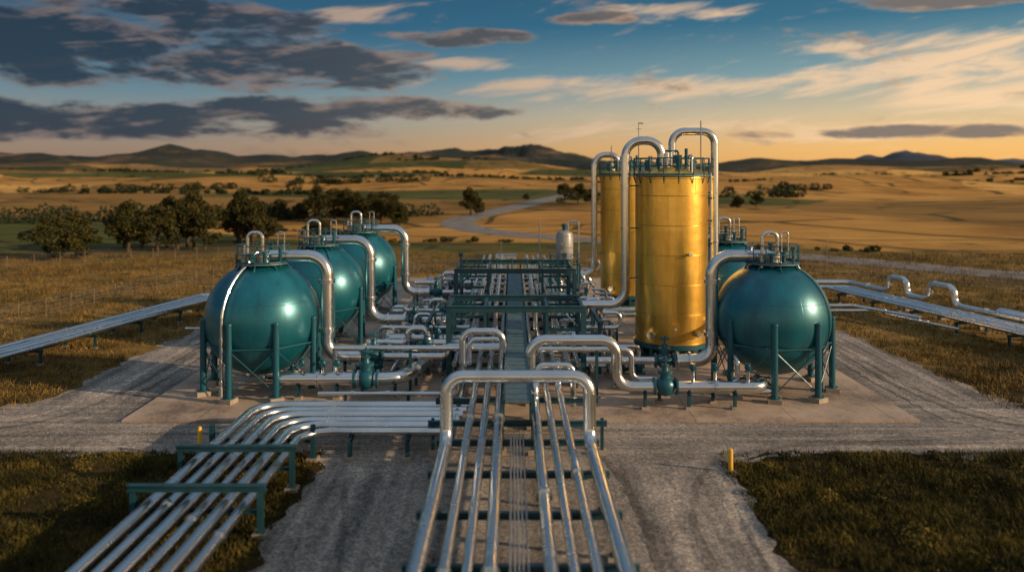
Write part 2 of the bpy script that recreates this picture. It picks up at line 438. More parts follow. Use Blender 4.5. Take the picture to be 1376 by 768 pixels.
def fillet2d(pts, R):
    out = []; n = len(pts)
    for i in range(n):
        a, b, c = V(pts[i-1]), V(pts[i]), V(pts[(i+1) % n])
        d1 = (b-a); d2 = (c-b); l = min(d1.length, d2.length)*0.45; r = min(R[i], l)
        p, q = b-d1.normalized()*r, b+d2.normalized()*r
        if r < 0.05: out.append(b); continue
        for k in range(9):
            t = k/8; out.append(p*(1-t)**2+b*2*t*(1-t)+q*t*t)
    return out
def ragged(pts, step, amp, sd):
    out = []
    n = len(pts)
    for i in range(n):
        a, b = pts[i], pts[(i+1) % n]; L = (b-a).length
        if L < 1e-4: continue
        k = max(1, int(L/step)); nr = V((-(b-a).y, (b-a).x))/L
        for j in range(k):
            p = a.lerp(b, j/k)
            w = amp*noise.fractal(V((p.x*0.6, p.y*0.6, sd)), 1.0, 2.0, 4)
            out.append(p+nr*w)
    return out
gp = [(-8.9, -40), (9.0, -40), (9.0, 37.0), (70, 34.5), (70, 41.5), (27.4, 43.5), (26.2, 99), (-26.2, 99), (-26.8, 43), (-70, 41), (-70, 34.5), (-8.9, 37.0)]
out = ragged(fillet2d(gp, [0, 0, 4, 0, 0, 6, 3, 3, 6, 0, 0, 2.5]), 0.3, 0.8, 1.3)
me = bpy.data.meshes.new('gravel_yard'); me.from_pydata([(p.x, p.y, 0.012) for p in out], [], [tuple(range(len(out)))])
me.materials.append(MATS['gravel_mat']); COL.objects.link(bpy.data.objects.new('gravel_yard', me))
slab = MB(); slab.box((0.2, 69.2, 0.065), (41.6, 55.4, 0.13), 'concrete_slab'); slab.build('concrete_pad')
PZ = 0.13
def catmull(pts, step):
    P = [V(p) for p in pts]; sm = []
    for i in range(len(P)-1):
        p0 = P[max(0, i-1)]; p1 = P[i]; p2 = P[i+1]; p3 = P[min(len(P)-1, i+2)]
        k = max(4, int((p2-p1).length/step))
        for j in range(k):
            t = j/k
            sm.append(0.5*((2*p1)+(p2-p0)*t+(2*p0-5*p1+4*p2-p3)*t*t+(3*p1-p0-3*p2+p3)*t*t*t))
    return sm
tv = []; tf = []; tm = []
def rut(pts, w, z, mi_, sd):
    sm = catmull(pts, 0.3); base = len(tv); n = len(sm)
    for i, p in enumerate(sm):
        d_ = (sm[min(i+1, n-1)]-sm[max(0, i-1)]).normalized(); nr = V((-d_.y, d_.x))
        fade = min(1, i/12, (n-1-i)/12)
        a = w*(0.5+0.6*noise.fractal(V((p.x*1.3, p.y*1.3, sd)), 1, 2, 5))*fade; b_ = w*(0.5+0.6*noise.fractal(V((p.x*1.3, p.y*1.3, sd+9)), 1, 2, 5))*fade
        tv.append((p.x+nr.x*a, p.y+nr.y*a, z)); tv.append((p.x-nr.x*b_, p.y-nr.y*b_, z))
    for i in range(n-1):
        tf.append((base+2*i, base+2*i+1, base+2*i+3, base+2*i+2)); tm.append(mi_)
zz = 0.016
RUTS = [([(5.2, 12), (5.6, 24), (6.0, 31), (8.5, 36.5), (15, 39), (28, 39.8), (45, 39)], 0.5, 0), ([(6.0, 12), (6.3, 24), (6.7, 30.5), (9.2, 36.0), (15.5, 38.3), (28, 39.0), (45, 38.2)], 0.28, 1),
        ([(7.4, 12), (7.6, 24), (7.9, 29), (10.1, 35.6), (16, 37.4), (28, 38.0), (45, 37.2)], 0.4, 0), ([(8.0, 16), (8.15, 26), (8.5, 31)], 0.25, 1),
        ([(4.3, 14), (4.6, 26), (4.4, 34), (2, 38.4), (-8, 39.6), (-30, 39.4)], 0.35, 1), ([(-4.6, 14), (-5.0, 26), (-6, 33), (-11, 37.6), (-22, 38.2), (-40, 37.6)], 0.45, 0), ([(-6.8, 14), (-7.0, 24), (-8, 30)], 0.4, 0), ([(-5.7, 14), (-6.0, 26), (-7.4, 34)], 0.3, 1),
        ([(24.4, 95), (24.4, 60), (24.2, 48), (27, 41.5), (36, 39.2)], 0.5, 0), ([(23.6, 95), (23.6, 60), (23.4, 47.6), (25.8, 41), (35, 38.6)], 0.3, 1), ([(22.6, 95), (22.6, 60), (22.5, 47), (24, 40.6), (34, 37.6)], 0.5, 0),
        ([(-24.4, 95), (-24.4, 60), (-24.2, 48), (-27, 41.3), (-36, 39.2)], 0.5, 0), ([(-23.5, 95), (-23.5, 60), (-23.3, 47.5), (-25.6, 41), (-35, 38.4)], 0.3, 1), ([(-22.6, 95), (-22.6, 60), (-22.5, 47), (-24, 40.5), (-34, 37.6)], 0.5, 0)]
for q, (pts, wd, mi_) in enumerate(RUTS):
    rut(pts, wd, zz, mi_, q*1.7); zz += 0.0015
me = bpy.data.meshes.new('wheel_ruts'); me.from_pydata(tv, [], tf); me.materials.append(MATS['track_mat']); me.materials.append(MATS['track_dark_mat']); me.polygons.foreach_set('material_index', tm)
COL.objects.link(bpy.data.objects.new('wheel_ruts', me))

def road(name, pts, w, mat='road_surface', off=0.12):
    sm = catmull(pts, 3)
    vs = []; fs = []
    for i, p in enumerate(sm):
        d = (sm[min(i+1, len(sm)-1)]-sm[max(0, i-1)]).normalized(); nr = V((-d.y, d.x))
        for k in range(5):
            q = p+nr*w*(k/4-0.5)*(1+0.06*noise.noise(V((p.x*0.1, p.y*0.1, k))))
            vs.append((q.x, q.y, hgt(q.x, q.y)+off+(0.02 if k == 2 else 0)-(0.08 if k in (0, 4) else 0)))
    for i in range(len(sm)-1):
        for k in range(4): fs.append((i*5+k, i*5+k+1, (i+1)*5+k+1, (i+1)*5+k))
    me = bpy.data.meshes.new(name); me.from_pydata(vs, [], fs); me.materials.append(MATS[mat])
    me.polygons.foreach_set('use_smooth', [True]*len(fs)); COL.objects.link(bpy.data.objects.new(name, me))
road('road', [(120, 62), (90, 84), (64, 101), (48, 120), (32, 138), (10, 158), (-3, 172), (-11, 188), (-14.5, 207), (-12, 228), (-5, 252), (5, 280), (14, 308), (28, 345), (60, 400), (110, 470)], 9.0)

# ---------------------------------------------------------------- spherical tanks
R = 3.35; ZC = 4.35
def sphere_tank(x, y, front_pipe=False, sd=0):
    mb = MB()
    n = 36; seg = 64
    mb.revolve((x, y, ZC-R), (0, 0, 1), [(R-R*math.cos(math.pi*i/n), R*math.sin(math.pi*i/n)) if 0 < i < n else (0 if i == 0 else 2*R, 0) for i in range(n+1)], 'tank_teal', seg)
    feet = []
    for k in range(8):
        th = math.pi/8+k*math.pi/4+0.12
        px, py = x+(R+0.02)*math.cos(th), y+(R+0.02)*math.sin(th)
        feet.append((px, py))
        mb.cyl((px, py, PZ+0.3), (px, py, ZC+0.1), 0.185, 'teal_paint', 14)
        mb.revolve((px, py, ZC+0.1), (0, 0, 1), [(0, 0.19), (0.03, 0.21), (0.08, 0.2), (0.14, 0.0)], 'teal_paint', 14)
        mb.cyl((px, py, PZ+0.25), (px, py, PZ+0.31), 0.33, 'teal_paint', 14)
        mb.box((px, py, PZ+0.12), (0.75, 0.75, 0.26), 'concrete_foot', th)
        gx, gy = x+(R-0.25)*math.cos(th), y+(R-0.25)*math.sin(th)
        mb.box(((px+gx)/2, (py+gy)/2, ZC-0.55), (0.4, 0.05, 1.3), 'teal_paint', th)
    for k in range(8):
        a = feet[k]; b = feet[(k+1) % 8]
        for (p, q) in ((a, b), (b, a)):
            mb.cyl((p[0], p[1], PZ+0.45), (q[0], q[1], ZC-1.35), 0.035, 'teal_paint', 6)
        mb.cyl((a[0], a[1], ZC-1.3), (b[0], b[1], ZC-1.3), 0.05, 'teal_paint', 6)
    tz = ZC+R-0.12
    ring = [(x+1.55*math.cos(t), y+1.55*math.sin(t), tz+0.06) for t in np.linspace(0, 2*math.pi, 13)[:-1]]
    mb.revolve((x, y, tz), (0, 0, 1), [(0, 0.5), (0, 1.6), (0.06, 1.6), (0.06, 0.5)], 'grating', 24)
    mb.rail(ring, 1.05, 'teal_paint', True, 0.032)
    for t in np.linspace(0, 2*math.pi, 9)[:-1]:
        mb.cyl((x+1.45*math.cos(t), y+1.45*math.sin(t), tz), (x+1.7*math.cos(t), y+1.7*math.sin(t), ZC+math.sqrt(R*R-1.7**2)-0.05), 0.05, 'teal_paint', 6)
    mb.revolve((x, y, ZC+R-0.1), (0, 0, 1), [(0, 0.5), (0.35, 0.5), (0.35, 0.62), (0.47, 0.62), (0.48, 0.62), (0.6, 0.62), (0.6, 0.0)], 'steel_dull', 20)
    mb.tube([(x-0.75, y-0.5, ZC+R-0.3), (x-0.75, y-0.5, ZC+R+1.75), (x+0.15, y-0.5, ZC+R+1.75), (x+0.15, y-0.5, ZC+R+0.5)], 0.105, 'steel', 0.35, 10)
    mb.tube([(x+0.75, y+0.5, ZC+R-0.3), (x+0.75, y+0.5, ZC+R+1.7), (x+1.15, y+0.5, ZC+R+1.7), (x+1.15, y+0.5, ZC+R+0.2)], 0.05, 'steel', 0.15, 8)
    for dx, dy, hh, rr, mm in ((-1.2, 0.2, 0.8, 0.09, 'steel_dull'), (0.4, -0.9, 0.55, 0.12, 'teal_paint'), (-0.35, -1.1, 0.45, 0.15, 'teal_paint'), (1.15, -0.4, 0.75, 0.1, 'teal_paint'), (-0.9, -0.9, 0.4, 0.12, 'steel_dull'), (0.2, 0.9, 0.9, 0.1, 'teal_paint')):
        mb.cyl((x+dx, y+dy, ZC+R-0.4), (x+dx, y+dy, ZC+R+hh), rr, mm, 8)
        mb.cyl((x+dx, y+dy, ZC+R+hh), (x+dx, y+dy, ZC+R+hh+0.12), rr*1.6, mm, 10)
    for sx in (-0.25, 0.25):
        pts = [(x+sx, y+(R+0.22)*math.cos(t), ZC+(R+0.22)*math.sin(t)) for t in np.linspace(1.15, 0.0, 9)]
        pts.append((x+sx, y+R+0.22, PZ))
        mb.tube(pts, 0.03, 'teal_paint', 0.1, 6, bands=False)
    for t in np.linspace(1.1, 0.05, 12):
        mb.cyl((x-0.25, y+(R+0.22)*math.cos(t), ZC+(R+0.22)*math.sin(t)), (x+0.25, y+(R+0.22)*math.cos(t), ZC+(R+0.22)*math.sin(t)), 0.02, 'teal_paint', 5)
    for z in np.arange(0.5, ZC, 0.35): mb.cyl((x-0.25, y+R+0.22, z), (x+0.25, y+R+0.22, z), 0.02, 'teal_paint', 5)
    mb.tube([(x, y, ZC-R+0.2), (x, y, 0.6), (x+(2.6 if x < 0 else -2.6), y, 0.6)], 0.16, 'steel', 0.4, 10)
    if front_pipe:
        rr = R+0.16; az = math.radians(-112)
        pts = [(x-0.1, y-0.7, ZC+R+0.6), (x-0.3, y-1.0, ZC+R+0.35)]
        for t in np.linspace(1.15, 0.15, 9):
            pts.append((x+rr*math.cos(t)*math.cos(az), y+rr*math.cos(t)*math.sin(az), ZC+rr*math.sin(t)))
        ex, ey = x+rr*math.cos(az)*1.0, y+rr*math.sin(az)*1.0
        pts += [(ex, ey, ZC-0.3), (ex, ey, 0.55)]
        mb.tube(pts, 0.085, 'steel', 0.3, 10, bands=False)
        for z in (ZC-0.8, ZC-2.0, 1.2):
            mb.cyl((ex, ey, z), (ex, ey, z+0.16), 0.14, 'steel', 10)
        mb.cyl((ex, ey, 0.5), (ex, ey, 1.0), 0.15, 'steel_dull', 10)
        mb.cyl((ex-0.28, ey, 0.75), (ex+0.28, ey, 0.75), 0.04, 'teal_paint', 8)
    else:
        rr = R+0.06; az = math.radians(-40 if x > 0 else -60)
        pts = [(x+rr*math.cos(t)*math.cos(az), y+rr*math.cos(t)*math.sin(az), ZC+rr*math.sin(t)) for t in np.linspace(1.2, -0.5, 14)]
        pts.append((pts[-1][0], pts[-1][1], 0.4)); mb.tube(pts, 0.035, 'teal_paint', 0.3, 6, bands=False)
    return mb.build('spherical_tank', (x, y, ZC))
sphere_tank(-15.2, 47.8, True, 1)
sphere_tank(-14.7, 59.8, False, 2)
sphere_tank(-14.1, 72.8, False, 3)
sphere_tank(15.35, 47.8, False, 4)
sphere_tank(16.7, 63.0, False, 5)

# ---------------------------------------------------------------- tall golden tanks
def tower(x, y, sd=0):
    mb = MB(); r = 2.55; z0 = 1.15; z1 = 12.65
    H = z1-z0
    rings = [2.05*i for i in range(1, 6)]
    prof = [(0, r-0.02), (0, r)]
    prof += [(H-0.02, r)]
    for i in range(0, 9):
        t = math.pi/2*i/8
        prof.append((H+0.85*math.sin(t), r*math.cos(t) if i < 8 else 0))
    mb.revolve((x, y, z0), (0, 0, 1), prof, 'tank_gold', 72)
    for h in [0.05]+rings+[H-0.08]:
        mb.torus((x, y, z0+h), (0, 0, 1), r+0.005, 0.022, 'tank_gold', 64, 6)
    mb.revolve((x, y, z0-0.3), (0, 0, 1), [(0, r-0.3), (0, r+0.12), (0.3, r+0.12), (0.3, r-0.03)], 'teal_paint', 48)
    mb.revolve((x, y, PZ), (0, 0, 1), [(0, r+0.3), (0.14, r+0.3), (0.14, r-0.3)], 'teal_paint', 48)
    for i in range(16):
        t = 2*math.pi*i/16
        mb.ibeam((x+(r-0.05)*math.cos(t), y+(r-0.05)*math.sin(t), PZ+0.1), (x+(r-0.05)*math.cos(t), y+(r-0.05)*math.sin(t), z0-0.25), 0.2, 0.2, 'teal_paint')
    mb.revolve((x, y, PZ-0.05), (0, 0, 1), [(0, r+0.6), (0.1, r+0.6), (0.1, r+0.2)], 'concrete_foot', 48)
    mb.revolve((x, y, PZ), (0, 0, 1), [(0, r-0.6), (z0-PZ, r-0.6)], 'frame_paint', 32)
    for (az, z, rr) in ((-97, 2.3, 0.3), (-60, 1.9, 0.16), (-130, 1.8, 0.2), (-75, 7.4, 0.09)):
        a = math.radians(az); d = V((math.cos(a), math.sin(a), 0)); p = V((x, y, z))+d*(r-0.1)
        mb.revolve(p, d, [(0, rr), (0.3, rr), (0.3, rr*1.35), (0.38, rr*1.35), (0.39, rr*1.35), (0.46, rr*1.35), (0.46, 0)], 'tank_gold' if rr > 0.25 else 'steel', 18)
        if rr > 0.25: mb.torus(p+d*0.5, d, 0.1, 0.02, 'steel', 10, 5)
    tz = z1+0.1
    mb.revolve((x, y, tz), (0, 0, 1), [(0, r-0.55), (0, r+0.18), (0.06, r+0.18), (0.06, r-0.55)], 'grating', 40)
    ring = [(x+(r+0.12)*math.cos(t), y+(r+0.12)*math.sin(t), tz+0.06) for t in np.linspace(0, 2*math.pi, 17)[:-1]]
    mb.rail(ring, 1.2, 'teal_paint', True, 0.042)
    for t in np.linspace(0, 2*math.pi, 17)[:-1]:
        mb.cyl((x+(r+0.15)*math.cos(t), y+(r+0.15)*math.sin(t), tz), (x+r*math.cos(t), y+r*math.sin(t), tz-0.5), 0.035, 'teal_paint', 6)
    for (dx, dy, hh, rr, mm) in ((-0.5, -1.0, 1.2, 0.16, 'steel'), (0.9, -0.8, 1.5, 0.12, 'teal_paint'), (1.6, 0.2, 0.9, 0.2, 'teal_paint'), (-1.4, 0.6, 1.0, 0.15, 'steel'), (0.3, 0.9, 1.7, 0.1, 'teal_paint'), (0.2, -1.5, 0.9, 0.17, 'teal_paint'), (-1.1, -1.3, 0.8, 0.14, 'teal_paint'), (1.2, -1.4, 0.7, 0.16, 'teal_paint'), (-1.8, -0.4, 0.7, 0.16, 'teal_paint')):
        mb.cyl((x+dx, y+dy, z1+0.2), (x+dx, y+dy, z1+0.55+hh), rr, mm, 10)
        mb.cyl((x+dx, y+dy, z1+0.5+hh*0.6), (x+dx, y+dy, z1+0.6+hh*0.6), rr*1.5, mm, 10)
    mb.box((x+0.4, y-0.3, z1+1.3), (0.5, 0.4, 0.6), 'teal_paint')
    mb.box((x-0.9, y-0.2, z1+1.1), (0.4, 0.4, 0.5), 'teal_paint')
    mb.tube([(x-0.6, y, z1+0.7), (x-0.6, y, z1+1.9), (x+0.5, y, z1+1.9), (x+0.5, y, z1+0.7)], 0.08, 'teal_paint', 0.15, 8)
    for dx, dy, hh in ((1.9, -0.9, 3.4),) if sd == 0 else ((-1.6, -0.9, 2.4),):
        mb.cyl((x+dx, y+dy, z1+0.1), (x+dx, y+dy, z1+0.6+hh), 0.045, 'steel_dull', 6)
        mb.box((x+dx+0.08, y+dy, z1+hh*0.9), (0.28, 0.04, 0.12), 'steel_dull')
    for az, rr in ((-14, 0.055), (-8, 0.04)):
        a = math.radians(az); px, py = x+(r+0.2)*math.cos(a), y+(r+0.2)*math.sin(a)
        mb.cyl((px, py, 0.5), (px, py, z1+0.3), rr, 'steel_dull', 8)
        for z in np.arange(1.6, z1, 1.6):
            mb.box((x+(r+0.12)*math.cos(a), y+(r+0.12)*math.sin(a), z), (0.36, 0.14, 0.1), 'teal_paint', a)
    a = math.radians(35)
    for s_ in (-0.25, 0.25):
        px = x+(r+0.3)*math.cos(a)-s_*math.sin(a); py = y+(r+0.3)*math.sin(a)+s_*math.cos(a)
        mb.cyl((px, py, PZ), (px, py, z1+1.3), 0.035, 'teal_paint', 6)
    for z in np.arange(0.6, z1+1, 0.35):
        p = V((x+(r+0.3)*math.cos(a), y+(r+0.3)*math.sin(a), z)); t = V((-math.sin(a), math.cos(a), 0))
        mb.cyl(p-t*0.25, p+t*0.25, 0.02, 'teal_paint', 5)
        if z > 2.6 and int(z/0.35) % 3 == 0: mb.torus(p+V((math.cos(a), math.sin(a), 0))*0.36, (0, 0, 1), 0.38, 0.02, 'teal_paint', 14, 4)
    return mb.build('cylindrical_storage_tank', (x, y, z0))
tower(11.15, 57.0, 0)
tower(11.1, 79.0, 1)

# ---------------------------------------------------------------- supports / valves
def tsupport(mb, x, y, z, w=0.7, axis='x', base=None):
    b = PZ if base is None else base
    mb.box((x, y, b+0.06), (0.42, 0.42, 0.16), 'concrete_foot')
    mb.ibeam((x, y, b+0.13), (x, y, z-0.1), 0.16, 0.16, 'frame_paint')
    if axis == 'x': mb.ibeam((x, y-w/2, z-0.06), (x, y+w/2, z-0.06), 0.14, 0.12, 'frame_paint')
    else: mb.ibeam((x-w/2, y, z-0.06), (x+w/2, y, z-0.06), 0.14, 0.12, 'frame_paint')
def valve(c, d=(1, 0, 0), s=1.0, wheel=(0, 0, 1), mat='teal_paint'):
    mb = MB(); c = V(c); d = V(d).normalized(); w = V(wheel).normalized()
    mb.revolve(c-d*0.62*s, d, [(0, 0), (0, 0.46*s), (0.1*s, 0.46*s), (0.1*s, 0.27*s), (0.2*s, 0.3*s), (0.36*s, 0.46*s), (0.62*s, 0.54*s), (0.88*s, 0.46*s), (1.04*s, 0.3*s), (1.14*s, 0.27*s), (1.14*s, 0.46*s), (1.24*s, 0.46*s), (1.24*s, 0)], mat, 20)
    mb.revolve(c+w*0.3*s, w, [(0, 0.3*s), (0.35*s, 0.27*s), (0.35*s, 0.4*s), (0.5*s, 0.4*s), (0.5*s, 0.2*s), (0.72*s, 0.15*s), (0.72*s, 0.22*s), (0.8*s, 0.22*s), (0.8*s, 0.06*s), (1.25*s, 0.05*s), (1.25*s, 0)], mat, 16)
    mb.torus(c+w*1.38*s, w, 0.33*s, 0.035*s, mat, 22, 6)
    _, a, b = mb.frame(w)
    for k in range(3):
        t = math.pi*k/3; e = a*math.cos(t)+b*math.sin(t)
        mb.cyl(c+w*1.38*s-e*0.33*s, c+w*1.38*s+e*0.33*s, 0.02*s, mat, 6)
    for k in range(8):
        t = math.pi*2*k/8; _, a2, b2 = mb.frame(d); e = a2*math.cos(t)+b2*math.sin(t)
        for q in (-0.64, 0.5): mb.cyl(c+d*q*s+e*0.38*s, c+d*(q+0.14)*s+e*0.38*s, 0.035*s, 'steel_dull', 6)
    mb.build('gate_valve')

def pipeline(paths, name='pipeline', flange=0, supports=(), weld=0):
    mb = MB()
    for pts, r, fl in paths: mb.tube(pts, r, 'steel', fl, 18 if r > 0.12 else 10, flange=flange, weld=weld)
    for sp in supports: tsupport(mb, *sp)
    return mb.build(name)

def drop(x0, y, xd, ztop, zb, x1, r):
    sg = 1 if xd > x0 else -1
    mb = MB()
    mb.tube([(x0+sg*0.2, y, ZC+R+0.2), (x0+sg*0.25, y, ztop), (xd, y, ztop), (xd, y, zb), (x1, y, zb)], r, 'steel', 1.15, 24)
    tsupport(mb, (xd+x1)/2, y, zb-r, 0.8, 'x')
    for z in (zb+1.5, ztop-1.6):
        mb.cyl((xd, y, z), (xd, y, z+0.1), r*1.28, 'steel', 18); mb.cyl((xd, y, z+0.13), (xd, y, z+0.23), r*1.28, 'steel', 18)
    d = 1 if x1 > xd else -1
    mb.cyl((x1-d*0.12, y, zb), (x1+d*0.01, y, zb), r*1.4, 'steel', 18)
    mb.cyl((xd+d*1.3, y, zb), (xd+d*1.42, y, zb), r*1.35, 'steel', 18)
    mb.build('transfer_pipe')
drop(-15.2, 47.8, -11.35, 8.0, 2.0, -9.2, 0.38)
drop(-14.7, 59.8, -10.9, 7.95, 2.0, -8.2, 0.38)
drop(-14.1, 72.8, -10.0, 7.9, 2.1, -7.8, 0.36)
drop(15.35, 47.8, 11.75, 8.0, 1.75, 9.6, 0.38)
drop(16.7, 63.0, 14.6, 7.9, 2.0, 8.2, 0.30)
valve((-8.55, 47.8, 2.0), (1, 0, 0), 0.95)
valve((-7.55, 59.8, 2.0), (1, 0, 0), 0.9)
valve((-7.15, 72.8, 2.1), (1, 0, 0), 0.9)
valve((8.9, 47.8, 1.75), (1, 0, 0), 0.95)
pipeline([([(-7.95, 47.8, 2.0), (-4.2, 47.8, 2.0), (-4.2, 47.8, 2.6), (-0.9, 47.8, 2.6)], 0.2, 0.4)], 'transfer_pipe', 0, [(-6, 47.8, 1.8, 0.6, 'x')])
pipeline([([(-7.0, 59.8, 2.0), (-3.6, 59.8, 2.0), (-3.6, 64, 2.0)], 0.2, 0.4)], 'transfer_pipe', 0, [(-5, 59.8, 1.8, 0.6, 'x')])
pipeline([([(-6.6, 72.8, 2.1), (-3.2, 72.8, 2.1)], 0.2, 0.4)], 'transfer_pipe', 0, [(-5, 72.8, 1.9, 0.6, 'x')])
pipeline([([(8.3, 47.8, 1.75), (4.2, 47.8, 1.75)], 0.22, 0.4)], 'transfer_pipe', 0, [(6, 47.8, 1.53, 0.6, 'x')])
pipeline([([(-10.6, 46.6, 2.75), (-1.0, 46.6, 2.75)], 0.17, 0.4), ([(-10.6, 46.6, 2.75), (-10.6, 46.6, 1.4), (-10.6, 45.5, 1.4)], 0.15, 0.4)], 'header_pipe', 3.4, [(-9.0, 46.6, 2.58, 0.6, 'x'), (-6.2, 46.6, 2.58, 0.6, 'x')])
pipeline([([(1.2, 45.6, 2.9), (6.6, 45.6, 2.9), (6.6, 45.6, 1.2), (8.0, 45.6, 1.2)], 0.16, 0.5)], 'header_pipe', 3.0, [(4.6, 45.6, 2.74, 0.6, 'x')])

pipeline([([(-13.6, 45.3, 1.3), (-6.6, 45.3, 1.3), (-5.5, 49.5, 1.3), (-5.5, 60, 1.3)], 0.36, 1.3)], 'manifold_pipe', 3.3, [(-12.4, 45.3, 0.94, 0.8, 'x'), (-10.2, 45.3, 0.94, 0.8, 'x'), (-6.9, 45.3, 0.94, 0.8, 'x'), (-5.5, 53, 0.94, 0.8, 'y'), (-5.5, 57, 0.94, 0.8, 'y')])
valve((-8.55, 45.3, 1.3), (1, 0, 0), 1.15)
pipeline([([(-11.0, 44.2, 0.75), (-3.3, 44.2, 0.75), (-3.3, 44.2, 1.9)], 0.13, 0.35)], 'manifold_pipe', 2.5, [(-9.5, 44.2, 0.62, 0.5, 'x'), (-6.0, 44.2, 0.62, 0.5, 'x')])
pipeline([([(0.75, 43.4, 2.0), (0.75, 43.4, 3.9), (5.45, 43.4, 3.9), (5.45, 43.4, 1.35), (13.6, 43.4, 1.35), (13.6, 45.0, 1.35)], 0.29, 0.85)], 'manifold_pipe', 3.0,
         [(7.0, 43.4, 1.06, 0.8, 'x'), (9.4, 43.4, 1.06, 0.8, 'x'), (11.9, 43.4, 1.06, 0.8, 'x')])
valve((8.1, 43.4, 1.4), (1, 0, 0), 1.05)
pipeline([([(6.3, 44.6, 0.8), (14.5, 44.6, 0.8), (14.5, 46.5, 0.8)], 0.17, 0.5), ([(7.0, 45.4, 1.0), (12.6, 45.4, 1.0), (12.6, 45.4, 2.4), (12.6, 48, 2.4)], 0.14, 0.4)], 'manifold_pipe', 2.2, [(8, 44.6, 0.63, 0.6, 'x'), (11, 44.6, 0.63, 0.6, 'x')])
for x in (9.6, 10.8, 12.6):
    pipeline([([(x, 43.4, 1.3), (x, 43.4, 2.3)], 0.1, 0.1)], 'pipe_stub'); valve((x, 43.4, 2.4), (0, 0, 1), 0.34, (0, -1, 0))
for x in (-12.2, -11.0, -10.2):
    pipeline([([(x, 45.3, 1.3), (x, 45.3, 2.1)], 0.09, 0.1)], 'pipe_stub'); valve((x, 45.3, 2.2), (0, 0, 1), 0.34, (0, -1, 0))

def vertical_run(paths, r, fl, clamps):
    mb = MB(); mb.tube(paths, r, 'steel', fl, 22, weld=3.1)
    for (x, y, z, tx, ty) in clamps:
        mb.cyl((x, y, z), (x, y, z+0.14), r*1.15, 'steel', 16)
        mb.cyl((x, y, z+0.07), (tx, ty, z+0.07), 0.05, 'teal_paint', 6)
    mb.build('tank_vent_pipe')
vertical_run([(10.3, 56.2, 13.0), (10.3, 56.2, 15.25), (7.75, 56.2, 15.25), (7.75, 56.2, 3.7), (4.4, 56.2, 3.7), (4.4, 56.2, 2.3)], 0.30, 1.15, [(7.75, 56.2, z, 8.7, 56.6) for z in (5.5, 9, 12)])
vertical_run([(11.25, 57.2, 13.2), (11.25, 57.2, 15.95), (14.3, 57.2, 15.95), (14.3, 57.2, 2.6), (14.3, 53.0, 2.6)], 0.27, 0.9, [(14.3, 57.2, z, 13.6, 57.1) for z in (4.5, 8, 11.5)])
vertical_run([(10.2, 78.4, 13.0), (10.2, 78.4, 14.75), (7.85, 78.4, 14.75), (7.85, 78.4, 3.0), (4.5, 78.4, 3.0)], 0.29, 1.1, [(7.85, 78.4, z, 8.7, 78.7) for z in (5, 9, 12)])
vertical_run([(12.0, 55.2, 13.0), (12.0, 55.2, 14.2), (12.0, 54.2, 14.2), (12.0, 54.2, 13.0)], 0.07, 0.3, [])
def mast(x, y, z0, z1):
    mb = MB(); mb.cyl((x, y, z0), (x, y, z1), 0.04, 'steel_dull', 6, 0.025)
    mb.box((x+0.16, y, z1-0.1), (0.34, 0.05, 0.12), 'steel_dull'); mb.cyl((x-0.18, y, z1-0.5), (x+0.18, y, z1-0.5), 0.02, 'steel_dull', 5); mb.build('instrument_mast')
mast(8.75, 56.6, 12.8, 16.6)
mast(15.0, 90, 0.13, 6.5); mast(-1.6, 98.5, 0, 5.4); mast(40.5, 103, 0, 4.8)

# ---------------------------------------------------------------- centre pipe rack
ZP = 1.9
offs = [(2.95, 0.25), (2.15, 0.17), (1.5, 0.17), (0.85, 0.21)]
pipeline([([(-2.95, -6, ZP), (-2.95, 32.7, ZP), (-2.95, 32.9, 4.6), (2.95, 32.9, 4.6), (2.95, 32.7, ZP), (2.95, -6, ZP)], 0.26, 0.7)], 'pipe_expansion_arch', weld=4.2)
for sgn in (-1, 1):
    for o, r in offs[1:]:
        ye = 92
        x = sgn*o
        if sgn > 0 and o == 2.15: pts = [(x, -6, ZP), (x, 41.2, ZP), (x, 41.2, 3.0), (x, 42.8, 3.0), (x, 42.8, ZP), (x, ye, ZP)]
        elif o == 0.85 and sgn > 0: pts = [(x, -6, ZP), (x, 38.5, ZP), (x, 38.5, 2.7), (x, 40.2, 2.7), (x, 40.2, ZP), (x, ye, ZP)]
        else: pts = [(x, -6, ZP), (x, ye, ZP)]
        pipeline([(pts, r, 0.4)], 'pipeline', 14.5 if o != 1.5 else 0, weld=3.7+o*0.3)
mb = MB()
for x in (-0.30, -0.17, -0.05, 0.08, 0.22): mb.tube([(x, -6, ZP-0.05), (x, 34.2, ZP-0.05), (x, 34.2, 1.0)], 0.035, 'steel_dull', 0.2, 8)
mb.build('conduit_bundle')
pipeline([([(-3.0, 47.5, ZP), (-3.0, 44.3, ZP), (-3.0, 44.3, 4.2), (-0.75, 44.3, 4.2), (-0.75, 44.3, 2.1)], 0.19, 0.6), ([(-2.95, 34.5, 1.2), (-2.95, 44, 1.2), (-2.95, 44, 1.9)], 0.15, 0.4)], 'pipe_expansion_arch')
pipeline([([(-2.7, 46.0, 1.9), (-2.7, 46.0, 3.4), (-0.8, 46.0, 3.4), (-0.8, 46.0, 2.1)], 0.13, 0.4)], 'pipe_expansion_arch')
pipeline([([(1.0, 41.0, 2.1), (1.0, 41.0, 3.1), (2.9, 41.0, 3.1), (2.9, 41.0, 1.0)], 0.15, 0.4)], 'pipe_expansion_arch')
for x, r in ((-3.6, 0.14), (-3.0, 0.2), (3.0, 0.2), (3.6, 0.14)):
    pipeline([([(x, 46, ZP+0.02), (x, 92, ZP+0.02)], r, 0.3)], 'pipeline', 8)
mb = MB()
